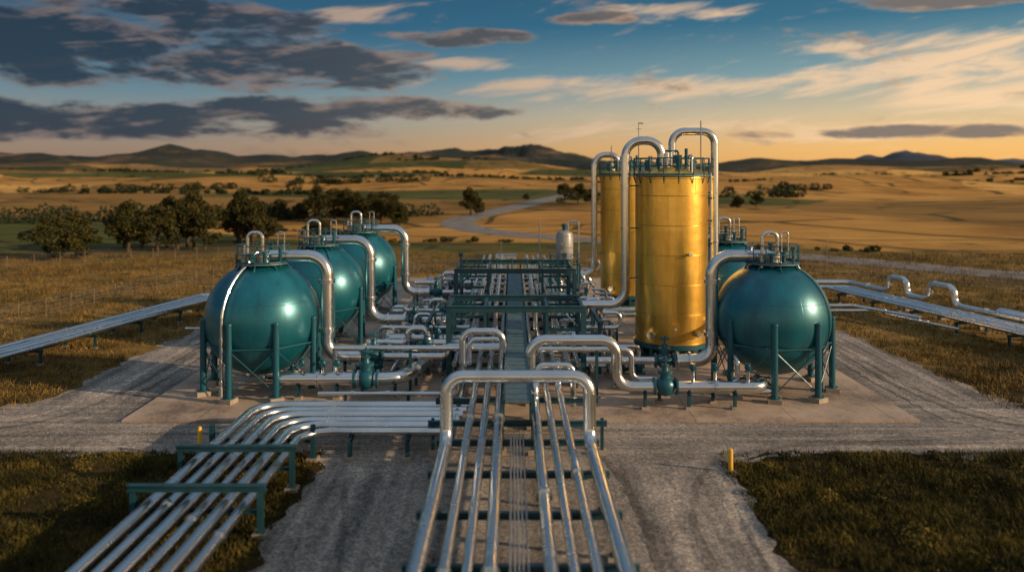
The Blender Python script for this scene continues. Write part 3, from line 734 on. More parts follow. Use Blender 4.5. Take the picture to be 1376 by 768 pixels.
for yb in list(np.arange(1.5, 35, 3.6)):
    mb.ibeam((-3.45, yb, 1.53), (3.45, yb, 1.53), 0.2, 0.24, 'frame_paint')
    for sx in (-3.2, 3.2):
        mb.ibeam((sx, yb, 0.05), (sx, yb, 1.41), 0.2, 0.2, 'frame_paint'); mb.box((sx, yb, 0.08), (0.5, 0.5, 0.2), 'concrete_foot')
        mb.box((sx, yb, 0.2), (0.34, 0.34, 0.03), 'frame_paint')
    for sx in (-2.95, -2.15, -1.5, -0.85, 0.85, 1.5, 2.15, 2.95):
        mb.box((sx, yb, 1.69), (0.3, 0.16, 0.07), 'steel_dull')
mb.build('pipe_rack')
mb = MB()
for yb in list(np.arange(36.5, 93, 3.7)):
    mb.ibeam((-4.1, yb, 1.53), (4.1, yb, 1.53), 0.2, 0.24, 'frame_paint')
    for sx in (-3.9, 3.9, -0.7, 0.7):
        mb.ibeam((sx, yb+0.22, 0.12), (sx, yb+0.22, 2.8 if abs(sx) < 1 else 1.7), 0.14, 0.14, 'frame_paint')
        mb.box((sx, yb+0.22, 0.14), (0.42, 0.42, 0.22), 'concrete_foot')
for yb in (57.5, 72.5, 80.0, 87.5):
    for sx in (-3.9, 3.9): mb.ibeam((sx, yb, 1.7), (sx, yb, 3.2), 0.14, 0.14, 'frame_paint')
    mb.ibeam((-4.0, yb, 3.28), (-0.8, yb, 3.28), 0.14, 0.16, 'frame_paint'); mb.ibeam((0.8, yb, 3.28), (4.0, yb, 3.28), 0.14, 0.16, 'frame_paint')
mb.build('pipe_rack')
for x, r in ((-3.4, 0.12), (-2.75, 0.17), (-2.0, 0.12), (-1.4, 0.16), (1.4, 0.16), (2.1, 0.11), (2.7, 0.17), (3.4, 0.12)):
    y0 = 55.5 + abs(x)*0.5
    pipeline([([(x, y0, 2.0), (x, y0, 3.38+r), (x, 91, 3.38+r)], r, 0.4)], 'pipeline', 9)
mb = MB()
mb.box((0, 57.5, 2.93), (1.1, 45, 0.05), 'grating')
for sx in (-0.6, 0.6): mb.ibeam((sx, 35, 2.9), (sx, 80, 2.9), 0.07, 0.2, 'frame_paint')
for yb in np.arange(35.3, 80, 0.9): mb.box((0, yb, 2.962), (1.0, 0.03, 0.015), 'frame_paint')
mb.build('walkway')

def gantry(y0, y1, w, z, inner):
    mb = MB(); h = w/2; F = 'frame_paint'
    for y in (y0, y1):
        mb.ibeam((-h-0.15, y, z), (h+0.15, y, z), 0.26, 0.38, F)
        for sx in (-h, h):
            mb.ibeam((sx, y, 0.2), (sx, y, z-0.2), 0.32, 0.32, F); mb.box((sx, y, 0.16), (0.6, 0.6, 0.3), 'concrete_foot')
            s = 1 if sx < 0 else -1
            mb.ibeam((sx, y, z-1.25), (sx+s*2.2, y, z-1.25), 0.14, 0.18, F)
            mb.cyl((sx+s*0.1, y, z-1.25), (sx+s*1.2, y, z-0.2), 0.06, F, 6)
        for sx in (-h*0.46, h*0.46): mb.ibeam((sx, y, 1.8), (sx, y, z-0.2), 0.18, 0.18, F)
    for sx in (-h, h)+tuple(inner):
        mb.ibeam((sx, y0+0.14, z-0.02), (sx, y1-0.14, z-0.02), 0.18, 0.24, F)
    for sx in (-h, h):
        mb.ibeam((sx, y0+0.16, z-1.25), (sx, y1-0.16, z-1.25), 0.14, 0.16, F)
        mb.cyl((sx, y0, 0.6), (sx, y1, z-1.4), 0.05, F, 6)
    ym = (y0+y1)/2
    mb.ibeam((-h+0.1, ym, z-0.06), (-h*0.5, ym, z-0.06), 0.1, 0.14, F); mb.ibeam((h*0.5, ym, z-0.06), (h-0.1, ym, z-0.06), 0.1, 0.14, F)
    return mb
g = gantry(48.5, 52.8, 8.2, 4.7, (-1.9, 1.9)); g.build('pipe_gantry')
g = gantry(62.0, 68.5, 9.2, 5.35, (-2.1, 2.1))
for sx in (-4.3, 3.9): 
    g.cyl((sx, 63.0, 5.5), (sx, 63.0, 6.6), 0.05, 'frame_paint', 6); g.box((sx, 63.0, 6.5), (0.35, 0.2, 0.3), 'frame_paint')
for k in range(7): g.cyl((-4.0+k*1.25, 65.2, 5.2), (-4.0+k*1.25, 65.2, 6.0), 0.05, 'frame_paint', 6)
g.build('pipe_gantry')
for sx in (-5.6, 5.3):
    mb = MB()
    for y in (50.5, 55.0):
        mb.ibeam((sx, y, 0.2), (sx, y, 3.4), 0.22, 0.22, 'frame_paint'); mb.box((sx, y, 0.15), (0.5, 0.5, 0.25), 'concrete_foot')
    mb.ibeam((sx, 50.2, 3.5), (sx, 55.3, 3.5), 0.2, 0.22, 'frame_paint')
    mb.build('pipe_support_frame')

rnd = random.Random(11)
for side in (-1, 1):
    ylist = [50.2, 51.6, 53.6, 55.2, 57.6, 62.0, 64.0, 66.2, 68.5, 70.5, 75.5, 77.0, 80.5, 83.0, 86.0, 89.0]
    for i, y in enumerate(ylist):
        xi = side*3.2
        lim = 10.2 if side < 0 else (7.2 if y < 61 or 74 < y < 83 else 9.5)
        xo = side*(rnd.uniform(0.78, 1.0)*lim)
        z = rnd.choice([0.85, 1.1, 1.5, 1.9, 2.3, 2.6]); r = rnd.choice([0.11, 0.14, 0.18, 0.22])
        mode = rnd.choice([0, 1, 2, 3])
        if mode == 0: pts = [(xi, y, z), (xo, y, z), (xo, y, 0.35)]
        elif mode == 1: pts = [(xi, y, z), (xo, y, z), (xo, y+2.4, z), (xo, y+2.4, 0.3)]
        elif mode == 2: pts = [(xi, y, z+0.5), (xi+side*1.2, y, z+0.5), (xi+side*1.2, y, z), (xo, y, z), (xo, y, z+1.0), (xo-side*1.2, y, z+1.0)]
        else: pts = [(xi, y, z), (side*5.6, y, z), (side*5.6, y, z+0.9), (side*6.8, y, z+0.9), (side*6.8, y, z), (xo+side*0.4, y, z)]
        pipeline([(pts, r, 0.4)], 'process_pipe', 2.4, [(side*(4.6+k*2.2), y, z-r, 0.5, 'x') for k in range(2)])
        if rnd.random() < 0.75: valve((side*rnd.uniform(4.5, 6.3), y, z), (1, 0, 0), r*2.8, (0, 0, 1))
    for x, z, r in ((4.7, 0.9, 0.13), (5.9, 0.8, 0.16), (6.9, 1.15, 0.12), (7.7, 0.7, 0.15)) if side < 0 else ((4.7, 0.9, 0.13), (5.9, 0.8, 0.16), (6.8, 1.15, 0.12)):
        pts = [(side*x, 49.0, z), (side*x, 90, z)]
        pipeline([(pts, r, 0.4)], 'process_pipe', 6, [(side*x, yy, z-r, 0.5, 'y') for yy in np.arange(51, 90, 4.4)])
    for k in range(18):
        x = side*rnd.uniform(4.5, 9.0 if side < 0 else 6.9); y = rnd.uniform(49, 88)
        mb = MB(); h = rnd.uniform(1.4, 3.4)
        mb.cyl((x, y, PZ), (x, y, h), 0.05, 'steel_dull', 6); mb.box((x, y-0.05, h), (0.36, 0.22, 0.46), rnd.choice(['cabinet_paint', 'teal_paint'])); mb.box((x, y, PZ+0.02), (0.3, 0.3, 0.05), 'steel_dull')
        mb.cyl((x, y, h+0.2), (x, y, h+0.55), 0.03, 'steel_dull', 6); mb.build('instrument_post')
def pump(x, y, d):
    mb = MB()
    mb.box((x, y, 0.28), (2.0, 0.9, 0.3), 'concrete_foot')
    mb.box((x, y, 0.47), (1.8, 0.7, 0.08), 'teal_paint')
    mb.revolve((x-0.85, y, 0.95), (1, 0, 0), [(0, 0), (0, 0.3), (0.05, 0.36), (0.8, 0.36), (0.85, 0.25), (0.95, 0.12), (1.15, 0.12), (1.15, 0.3), (1.25, 0.44), (1.5, 0.44), (1.6, 0.25), (1.7, 0.2), (1.7, 0)], 'teal_paint', 18)
    for k in range(6): mb.torus((x-0.75+k*0.12, y, 0.95), (1, 0, 0), 0.37, 0.02, 'teal_paint', 18, 4)
    mb.tube([(x+0.5, y, 1.2), (x+0.5, y, 2.1), (x+0.5+d, y, 2.1)], 0.13, 'steel', 0.3, 10)
    for sx in (-0.6, 0.5): mb.box((x+sx, y, 0.6), (0.3, 0.5, 0.25), 'teal_paint')
    mb.build('pump')
pump(-9.2, 50.2, 1.5); pump(-9.0, 53.4, 1.5); pump(-8.6, 64.5, 1.5); pump(7.2, 50.0, -1.5); pump(6.2, 67.5, -1.5); pump(-8.4, 68.0, 1.5)

def vessel(x, y, r, z0, z1):
    mb = MB()
    L = z1-z0
    mb.revolve((x, y, z0), (0, 0, 1), [(0, 0), (0.02, r*0.4), (0.2, r*0.85), (0.4, r), (L-0.45, r), (L-0.2, r*0.85), (L-0.02, r*0.4), (L, 0)], 'cabinet_paint', 28)
    for z in (z0+0.5, z0+L*0.5, z1-0.5): mb.torus((x, y, z), (0, 0, 1), r, 0.03, 'steel_dull', 28, 5)
    for k in range(4):
        t = math.pi/4+k*math.pi/2; mb.ibeam((x+r*0.9*math.cos(t), y+r*0.9*math.sin(t), PZ), (x+r*0.9*math.cos(t), y+r*0.9*math.sin(t), z0+0.8), 0.16, 0.16, 'teal_paint')
    mb.cyl((x, y, z1-0.1), (x, y, z1+0.6), 0.22, 'teal_paint', 12); mb.cyl((x, y, z1+0.35), (x, y, z1+0.47), 0.34, 'teal_paint', 12)
    mb.tube([(x+r*0.4, y, z1-0.3), (x+r*0.4, y, z1+0.8), (x+r+0.5, y, z1+0.8), (x+r+0.5, y, 2.5)], 0.08, 'steel', 0.25, 8)
    for z in (z0+1.2, z0+1.9): mb.box((x-0.2, y-r-0.04, z), (0.4, 0.06, 0.3), 'steel_dull')
    mb.rail([(x-1.3, y-1.3, z0), (x+1.3, y-1.3, z0), (x+1.3, y+1.3, z0), (x-1.3, y+1.3, z0)], 1.0, 'teal_paint', True, 0.03)
    for sx in (-1.3, 1.3):
        for sy in (-1.3, 1.3): mb.ibeam((x+sx, y+sy, PZ), (x+sx, y+sy, z0), 0.16, 0.16, 'teal_paint')
    mb.cyl((x-2.3, y, 4.0), (x-2.3, y, z0+3.9), 0.07, 'steel_dull', 6)
    mb.build('pressure_vessel')
vessel(4.6, 73.5, 0.8, 4.6, 7.7)
def cabinet(x, y, w, d, h, z=PZ):
    mb = MB(); mb.box((x, y, z+0.1), (w+0.1, d+0.1, 0.2), 'concrete_foot'); mb.box((x, y, z+0.2+h/2), (w, d, h), 'cabinet_paint')
    mb.box((x, y, z+0.2+h+0.04), (w+0.12, d+0.12, 0.08), 'steel_dull')
    n = max(1, int(w/0.9))
    for i in range(n):
        cx = x-w/2+(i+0.5)*w/n
        mb.box((cx, y-d/2-0.012, z+0.2+h/2), (w/n*0.86, 0.024, h*0.88), 'cabinet_paint'); mb.box((cx+w/n*0.33, y-d/2-0.04, z+0.2+h/2), (0.04, 0.04, 0.2), 'black_rubber')
        for q in range(4): mb.box((cx-w/n*0.1, y-d/2-0.03, z+h*0.85+q*0.05), (w/n*0.4, 0.012, 0.02), 'black_rubber')
    mb.build('electrical_cabinet')
cabinet(-1.0, 101, 2.6, 1.6, 2.4, 0.0); cabinet(1.9, 96, 1.4, 1.0, 1.7); cabinet(-4.6, 93.5, 1.8, 1.0, 1.5); cabinet(18.3, 56, 1.2, 0.8, 1.6); cabinet(5.6, 93, 2.0, 1.0, 1.8)

# ---------------------------------------------------------------- left foreground bundle
for k in range(6):
    X = -13.15+0.68*k; Y = 40.4-0.80*k; z = 1.2
    pipeline([([(X, -6, z), (X, Y, z), (-2.4-0.12*k, Y, z)], 0.225 if k % 2 == 0 else 0.175, 1.4)], 'pipeline', 13.5 if k % 2 else 0, weld=3.9+0.2*k)
for yb in (3.0, 8.5, 14.0, 19.0, 28.5, 32.6, 36.0):
    mb = MB(); hi = yb not in (19.0, 36.0)
    zt = 1.62 if hi else 0.8
    for sx in (-13.8, -9.25):
        mb.ibeam((sx, yb, 0.05), (sx, yb, zt if yb != 36.0 else 1.62), 0.2, 0.2, 'frame_paint'); mb.box((sx, yb, 0.07), (0.5, 0.5, 0.18), 'concrete_foot'); mb.box((sx, yb, 0.175), (0.34, 0.34, 0.03), 'frame_paint')
    if hi: mb.ibeam((-14.0, yb, 1.74), (-9.05, yb, 1.74), 0.24, 0.24, 'frame_paint')
    mb.ibeam((-13.7, yb, 0.9), (-9.35, yb, 0.9), 0.14, 0.16, 'frame_paint')
    mb.build('pipe_support_portal')
for xb in (-7.6, -5.0):
    mb = MB()
    mb.ibeam((xb, 35.9, 0.9), (xb, 41.0, 0.9), 0.18, 0.2, 'frame_paint')
    for yy in (36.1, 40.8): mb.ibeam((xb, yy, 0.05), (xb, yy, 0.8), 0.18, 0.18, 'frame_paint'); mb.box((xb, yy, 0.07), (0.45, 0.45, 0.18), 'concrete_foot')
    mb.build('pipe_support_portal')

# ---------------------------------------------------------------- side bundles
def side_bundle(p_near, p_far, offs_, z, turn_x, turn_y, base=0.0):
    a = V(p_near); b = V(p_far); d = (b-a).normalized(); n = V((-d.y, d.x))
    for i, (o, r, zz) in enumerate(offs_):
        p0 = a+n*o; p1 = b+n*o
        pipeline([([(p0.x, p0.y, z+zz), (p1.x, p1.y+o*0.25, z+zz), (turn_x, p1.y+o*0.25, z+zz), (turn_x, p1.y+o*0.25, 0.5)], r, 0.9)], 'pipeline', 9)
    L = (b-a).length; k = int(L/5.2)
    mb = MB()
    for i in range(k+1):
        c = a+d*(i*5.2+0.6)
        lo, hi = min(o for o, _, _ in offs_)-0.35, max(o for o, _, _ in offs_)+0.35
        p, q = c+n*lo, c+n*hi
        mb.ibeam((p.x, p.y, z-0.3), (q.x, q.y, z-0.3), 0.16, 0.2, 'frame_paint')
        for e in (c+n*(lo+0.2), c+n*(hi-0.2)):
            mb.ibeam((e.x, e.y, 0.05), (e.x, e.y, z-0.4), 0.16, 0.16, 'frame_paint'); mb.box((e.x, e.y, 0.06), (0.4, 0.4, 0.14), 'concrete_foot')
    mb.build('pipe_rack')
side_bundle((-37.5, 33), (-28.9, 76), [(-1.1, 0.17, 0), (-0.35, 0.2, 0), (0.4, 0.14, 0), (1.1, 0.2, 0)], 1.25, -21.8, 76)
pipeline([([(-22.2, 78.5, 0.4), (-22.2, 78.5, 2.5), (-27.6, 78.5, 2.5), (-27.6, 78.5, 1.4), (-27.6, 74.5, 1.4), (-31.3, 60, 1.4)], 0.19, 0.6)], 'pipeline', 0, [(-25, 78.5, 2.3, 0.6, 'x')])
pipeline([([(-24, 66, 0.4), (-24, 66, 0.9), (-20.5, 66, 0.9), (-18.6, 62, 0.9)], 0.12, 0.4), ([(-26.5, 64, 0.5), (-19, 64, 0.5), (-19, 60, 0.5)], 0.1, 0.4)], 'pipeline', 3, [(-22.5, 66, 0.78, 0.5, 'x')])
side_bundle((43.2, 33), (33.0, 82), [(-1.3, 0.2, 0), (-0.5, 0.17, 0), (0.3, 0.2, 0), (1.2, 0.15, 0)], 1.25, 20.5, 82)
mb = MB()
a = V((46.5, 30.0)); b = V((35.2, 84.0)); d = (b-a).normalized(); n = V((d.y, -d.x))
def at(t, z, o=0): p = a+d*t+n*o; return (p.x, p.y, z)
L = (b-a).length
mb.tube([at(0, 1.5), at(L-22, 1.5)], 0.46, 'steel', 0.5, 20, flange=5)
mb.tube([at(L-22, 1.45), at(L-15, 1.45), at(L-15, 3.0), at(L-12, 3.0), at(L-12, 1.45), at(L-9, 1.45), at(L-9, 2.9), at(L-6.5, 2.9), at(L-6.5, 1.45), at(L, 1.45), (24, 84.5, 1.45), (24, 84.5, 0.4)], 0.28, 'steel', 0.7, 16, flange=6)
mb.cyl(at(L-22.4, 1.5), at(L-20, 1.5), 0.6, 'steel', 20)
for t in np.arange(1, L, 4.5):
    p = at(t, 0); mb.box((p[0], p[1], 0.3), (0.9, 0.4, 0.6), 'concrete_foot', 0.2); mb.box((p[0], p[1], 0.85), (0.5, 0.2, 0.5), 'frame_paint', 0.2)
mb.build('insulated_pipeline')
pipeline([([(19, 72, 1.0), (30.5, 72, 1.0), (33.6, 66, 1.0)], 0.16, 0.6), ([(19.5, 70.6, 0.8), (31.5, 70.6, 0.8), (34.6, 62, 0.8)], 0.13, 0.6)], 'pipeline', 4, [(22, 72, 0.84, 0.5, 'x'), (28, 72, 0.84, 0.5, 'x')])

# ---------------------------------------------------------------- bollards and fences
def bollard(x, y):
    mb = MB(); mb.revolve((x, y, 0), (0, 0, 1), [(0, 0.1), (0.95, 0.1), (1.02, 0.07), (1.05, 0)], 'yellow_paint', 14)
    mb.revolve((x, y, 0), (0, 0, 1), [(0, 0.2), (0.07, 0.2), (0.07, 0.1)], 'concrete_foot', 14)
    mb.build('bollard')
bollard(9.25, 34.6); bollard(-15.0, 37.6)
def fence(pts, name='wire_fence'):
    mb = MB()
    for A, B in zip(pts, pts[1:]):
        A, B = V(A), V(B); L = (B-A).length; k = int(L/3)
        for i in range(k+1):
            p = A.lerp(B, i/k); mb.cyl((p.x, p.y, 0), (p.x, p.y, 1.75), 0.05, 'wood_post', 6)
        for z in (0.3, 0.65, 1.0, 1.35, 1.65): mb.cyl((A.x, A.y, z), (B.x, B.y, z), 0.012, 'steel_dull', 4)
    mb.build(name)
fence([(-46, 50), (-40, 84), (-34, 101), (-4, 104)]); fence([(4, 104), (37, 103), (58, 84), (75, 66)])
fence([(-31.0, 79.5), (-24.5, 95), (-12, 100.5)])
fence([(-60, 60), (-75, 100), (-60, 118), (-20, 124)])

# ---------------------------------------------------------------- vegetation
def leaf_cloud(centers, radii, n, size, rs):
    k = len(centers)
    w = np.array([r[0]*r[1]*r[2] for r in radii]); idx = rs.choice(k, n, p=w/w.sum())
    d = rs.normal(size=(n, 3)); d /= np.linalg.norm(d, axis=1)[:, None]
    rad = rs.uniform(0.45, 1.0, n)**0.6
    c = np.array(centers)[idx]+d*rad[:, None]*np.array(radii)[idx]
    a = rs.normal(size=(n, 3)); a /= np.linalg.norm(a, axis=1)[:, None]
    b = np.cross(a, rs.normal(size=(n, 3))); b /= np.linalg.norm(b, axis=1)[:, None]
    s = size*rs.uniform(0.5, 1.3, n)[:, None]
    return np.stack([c-a*s, c-b*s*0.7, c+a*s, c+b*s*0.7], axis=1)
def tree_mesh(seed, H, W, n=5200, sz=0.2):
    rs = np.random.RandomState(seed); rn = random.Random(seed)
    mb = MB(); cs = []; rr = []
    th = H*0.25
    mb.tube([(0, 0, -0.3), (rn.uniform(-.2, .2), rn.uniform(-.2, .2), th), (rn.uniform(-.4, .4), rn.uniform(-.4, .4), H*0.75)], 0.035*H, 'bark', 0.6, 8, bands=False, r_end=0.01*H)
    for k in range(15):
        t = 2*math.pi*k/15+rn.uniform(-.3, .3); L = W*rn.uniform(0.2, 0.48); z = H*rn.uniform(0.24, 0.84)
        if z > H*0.65: L *= 0.6
        e = (L*math.cos(t), L*math.sin(t), z)
        mb.tube([(0, 0, z*0.5), (e[0]*0.5, e[1]*0.5, z*0.75), e], 0.016*H, 'bark', 0.3, 6, bands=False, r_end=0.004*H)
        cs.append(e); q = rn.uniform(0.12, 0.22); rr.append((W*q, W*q, H*q*0.62))
    for k in range(9):
        t = rn.uniform(0, 6.28); L = W*rn.uniform(0, 0.22); cs.append((L*math.cos(t), L*math.sin(t), H*rn.uniform(0.45, 0.92))); q = rn.uniform(0.11, 0.2); rr.append((W*q, W*q, H*q*0.7))
    q = leaf_cloud(cs, rr, n, sz, rs)
    o = len(mb.v); mb.v.extend(map(tuple, q.reshape(-1, 3))); kk = mb.mi('leaves')
    for i in range(n): mb.f.append([o+4*i, o+4*i+1, o+4*i+2, o+4*i+3]); mb.m.append(kk)
    ob = mb.build('tree'); me = ob.data; bpy.data.objects.remove(ob); return me
TM = [tree_mesh(s, h, w) for s, h, w in ((1, 7, 7.5), (2, 9.4, 7.0), (3, 8.4, 8.6), (4, 8.2, 6.2), (5, 6, 6.5))]
def put_tree(x, y, k, s=1.0):
    ob = bpy.data.objects.new('tree', TM[k]); ob.location = (x, y, hgt(x, y)-0.1); ob.rotation_euler = (0, 0, random.uniform(0, 6.28)); ob.scale = (s, s, s*random.uniform(0.92, 1.12)); COL.objects.link(ob)
for x, y, k, s in [(-69, 119, 2, 0.85), (-66, 120, 4, 0.9), (-67.5, 123, 3, 0.85), (-63, 130, 1, 0.9), (-59, 132, 2, 0.95), (-56.5, 134, 3, 1.1), (-65, 134, 3, 0.9), (-60, 138, 1, 1.0), (-54.5, 136, 1, 1.0), (-52.0, 134, 0, 0.9), (-62, 133, 0, 0.9), (-57, 139, 1, 0.95), (-67.5, 138, 1, 0.8),
                   (-50.0, 146, 1, 1.0), (-47.5, 145, 3, 1.0), (-52, 150, 0, 0.8), (-49, 149, 2, 0.9), (-45.5, 148, 0, 0.7), (-40, 160, 4, 0.75), (-37, 158, 4, 0.6), (-33, 150, 4, 0.45),
                   (-52, 212, 1, 1.0), (-48, 214, 2, 1.05), (-45, 215, 2, 1.0), (-41, 210, 3, 1.0), (-38, 214, 1, 0.9), (-34, 205, 0, 0.9), (-30, 202, 1, 0.8), (-37, 226, 2, 0.9), (-28, 196, 4, 0.9), (-58, 216, 4, 0.9), (-64, 220, 0, 0.8),
                   (-12.5, 236, 3, 1.0), (-11, 238, 4, 0.9), (18, 275, 2, 0.9), (23, 279, 0, 1.0), (28, 282, 4, 0.9), (5, 300, 4, 0.5), (74, 262, 4, 0.7), (82, 268, 0, 0.7)]:
    put_tree(x, y, k, s)
def treeline(name, segs, hh, sz, dens, seed, mat='leaves_far', cut=-0.2):
    rs = np.random.RandomState(seed); cs = []; rr = []
    for (x0, y0, x1, y1) in segs:
        L = math.hypot(x1-x0, y1-y0); n = max(2, int(L*dens))
        for i in range(n):
            t = rs.uniform(); x = x0+(x1-x0)*t+rs.normal()*hh*0.5; yv = y0+(y1-y0)*t+rs.normal()*hh*0.7
            if noise.noise(V((x*0.02, yv*0.02, seed))) < cut: continue
            h = hh*rs.uniform(0.3, 1.1); w = hh*rs.uniform(0.35, 0.8)
            cs.append((x, yv, hgt(x, yv)+h*0.4)); rr.append((w, w, h*0.5))
    n = int(len(cs)*70)
    q = leaf_cloud(cs, rr, n, sz, rs)
    me = quadmesh(name, q, 4, [mat]); COL.objects.link(bpy.data.objects.new(name, me))
treeline('tree_line', [(-150, 200, -66, 226), (-66, 226, -25, 236), (-105, 215, -60, 220)], 5.0, 0.42, 1.0, 1, cut=-0.5)
treeline('tree_line', [(-170, 520, -60, 560), (75, 330, 125, 350), (-130, 400, -105, 420)], 6, 0.7, 0.35, 2)
treeline('tree_line', [(110, 400, 175, 430), (200, 640, 330, 700), (-260, 420, -150, 440)], 4.5, 0.6, 0.3, 3)
treeline('hedgerow', [(-320, 640, -60, 600), (-60, 600, 60, 650), (-560, 820, -180, 800), (150, 560, 420, 600), (-180, 330, -80, 345)], 2.6, 0.6, 0.5, 8, cut=-0.35)
treeline('tree_line', [(-900, 1400, -100, 1250), (-500, 900, -250, 860), (120, 1100, 700, 1200), (500, 900, 800, 980), (-250, 1700, 500, 1800), (-1200, 1900, -200, 1750), (300, 1500, 1100, 1600)], 8, 1.5, 0.16, 4)
treeline('bushes', [(-60, 128, -20, 122), (-75, 112, -90, 100), (-30, 150, 0, 150), (40, 135, 95, 125), (-25, 175, -60, 178), (-45, 118, -30, 112)], 1.1, 0.2, 0.6, 5, 'leaves')

def grass(name, rects, seed, mat):
    rs = np.random.RandomState(seed); allq = []
    for (x0, x1, y0, y1, n, h) in rects:
        x = rs.uniform(x0, x1, n); yv = rs.uniform(y0, y1, n)
        keep = np.array([noise.noise(V((a*0.35, b*0.35, 3.0)))+0.45*noise.noise(V((a*1.6, b*1.6, 8.0))) > rs.uniform(-0.5, 0.25) for a, b in zip(x, yv)])
        g_ = ((yv > 37.6) & (yv < 43.2)) | ((np.abs(x) < 9.0)) | ((np.abs(x) < 27.0) & (yv > 37) & (yv < 99.5))
        keep &= ~g_
        x = x[keep]; yv = yv[keep]; m = len(x)
        hh = h*rs.uniform(0.35, 1.2, m)*(0.6+0.8*np.array([0.5+noise.noise(V((a*0.5, b*0.5, 1.0))) for a, b in zip(x, yv)]).clip(0, 1)); th = rs.uniform(0, 6.28, m); w = h*0.07+0.006*1
        z = np.zeros(m)
        lean = rs.normal(size=(m, 2))*0.5
        b = np.stack([x, yv, z], 1)
        dx = np.stack([np.cos(th)*w, np.sin(th)*w, z], 1)
        tip = b+np.stack([lean[:, 0]*hh, lean[:, 1]*hh, hh], 1)
        allq.append(np.stack([b-dx, b+dx, tip], 1))
    me = quadmesh(name, np.concatenate(allq), 3, [mat]); COL.objects.link(bpy.data.objects.new(name, me))
grass('grass', [(9, 31, 18, 37.4, 140000, 0.27), (-34, -8.9, 18, 37.4, 110000, 0.24)], 5, 'grass_blades')
grass('dry_grass', [(27, 60, 43, 62, 40000, 0.32), (-60, -27, 43, 62, 40000, 0.32), (-80, -27, 62, 126, 60000, 0.42), (27, 90, 62, 128, 60000, 0.42), (-40, 40, 100, 128, 30000, 0.4)], 6, 'grass_dry')
rs = np.random.RandomState(21); cs = []; rr = []
for i in range(560):
    x = rs.uniform(9.6, 30) if rs.rand() < 0.7 else rs.uniform(-30, -14.5); yv = rs.uniform(20, 36.6)
    if noise.noise(V((x*0.25, yv*0.25, 6))) < -0.05: continue
    w = rs.uniform(0.14, 0.48); cs.append((x, yv, w*0.35)); rr.append((w, w, w*0.55))
me = quadmesh('low_shrubs', leaf_cloud(cs, rr, len(cs)*100, 0.05, rs), 4, ['grass_blades']); COL.objects.link(bpy.data.objects.new('low_shrubs', me))
rs = np.random.RandomState(3); n = 9000
x = rs.uniform(-8.8, 8.8, n); yv = rs.uniform(18, 41, n)
ex = rs.uniform(9, 32, 4000)*rs.choice([-1, 1], 4000); ey = rs.uniform(37.3, 41.3, 4000)
x = np.concatenate([x, ex]); yv = np.concatenate([yv, ey]); n = len(x)
s_ = rs.uniform(0.012, 0.04, n)**1.0; th = rs.uniform(0, 6.28, n)
tri = []
cx = np.stack([np.cos(th), np.sin(th), 0*th], 1)*s_[:, None]; cy = np.stack([-np.sin(th), np.cos(th), 0*th], 1)*s_[:, None]*0.8
top = np.stack([x+s_*0.2, yv, 0.012+s_*0.9], 1); b0 = np.stack([x, yv, 0*x+0.008], 1)
cor = [b0+cx, b0+cy, b0-cx, b0-cy]
for i in range(4): tri.append(np.stack([cor[i], cor[(i+1) % 4], top], 1))
me = quadmesh('gravel_stones', np.concatenate(tri), 3, ['concrete_foot']); COL.objects.link(bpy.data.objects.new('gravel_stones', me))

# ---------------------------------------------------------------- sky + sun
SUN_EL = math.radians(17); SUN_AZ = math.radians(108)   # azimuth measured from +Y toward +X
W = bpy.data.worlds.new('World'); SC.world = W; W.use_nodes = True
nt = W.node_tree; bg = nt.nodes['Background']
sky = nt.nodes.new('ShaderNodeTexSky'); sky.sky_type = 'NISHITA'; sky.sun_disc = False
sky.sun_elevation = SUN_EL; sky.sun_rotation = SUN_AZ; sky.air_density = 1.3; sky.dust_density = 2.5
tc = nt.nodes.new('ShaderNodeTexCoord')
d = sep(nt, tc.outputs['Generated'])
az = M(nt, 'ARCTAN2', d[0], d[1])
el = M(nt, 'ARCSINE', d[2])
# warm side of the sky: toward the sun (right) and, added to light the tank fronts, behind the viewer
right = M(nt, 'MAXIMUM', maprange(nt, d[0], -0.48, 0.60), maprange(nt, d[1], 0.15, -0.6, 0, 0.95))
e01 = M(nt, 'MULTIPLY', el, 1/0.9, clamp=True)
def rs_(x): return x/0.9
left_c = ramp(nt, e01, [(0.0, (0.30, 0.185, 0.125)), (rs_(0.03), (0.33, 0.235, 0.175)), (rs_(0.065), (0.24, 0.275, 0.275)), (rs_(0.11), (0.07, 0.20, 0.30)), (rs_(0.17), (0.010, 0.10, 0.20)), (rs_(0.25), (0.006, 0.065, 0.14)), (rs_(0.5), (0.08, 0.15, 0.22)), (1, (0.28, 0.36, 0.44))])
right_c = ramp(nt, e01, [(0.0, (1.05, 0.49, 0.11)), (rs_(0.03), (1.02, 0.58, 0.19)), (rs_(0.07), (0.74, 0.58, 0.35)), (rs_(0.12), (0.23, 0.37, 0.40)), (rs_(0.18), (0.030, 0.16, 0.26)), (rs_(0.25), (0.02, 0.10, 0.19)), (rs_(0.5), (0.13, 0.19, 0.25)), (1, (0.31, 0.37, 0.44))])
base = mixc(nt, right, left_c, right_c)
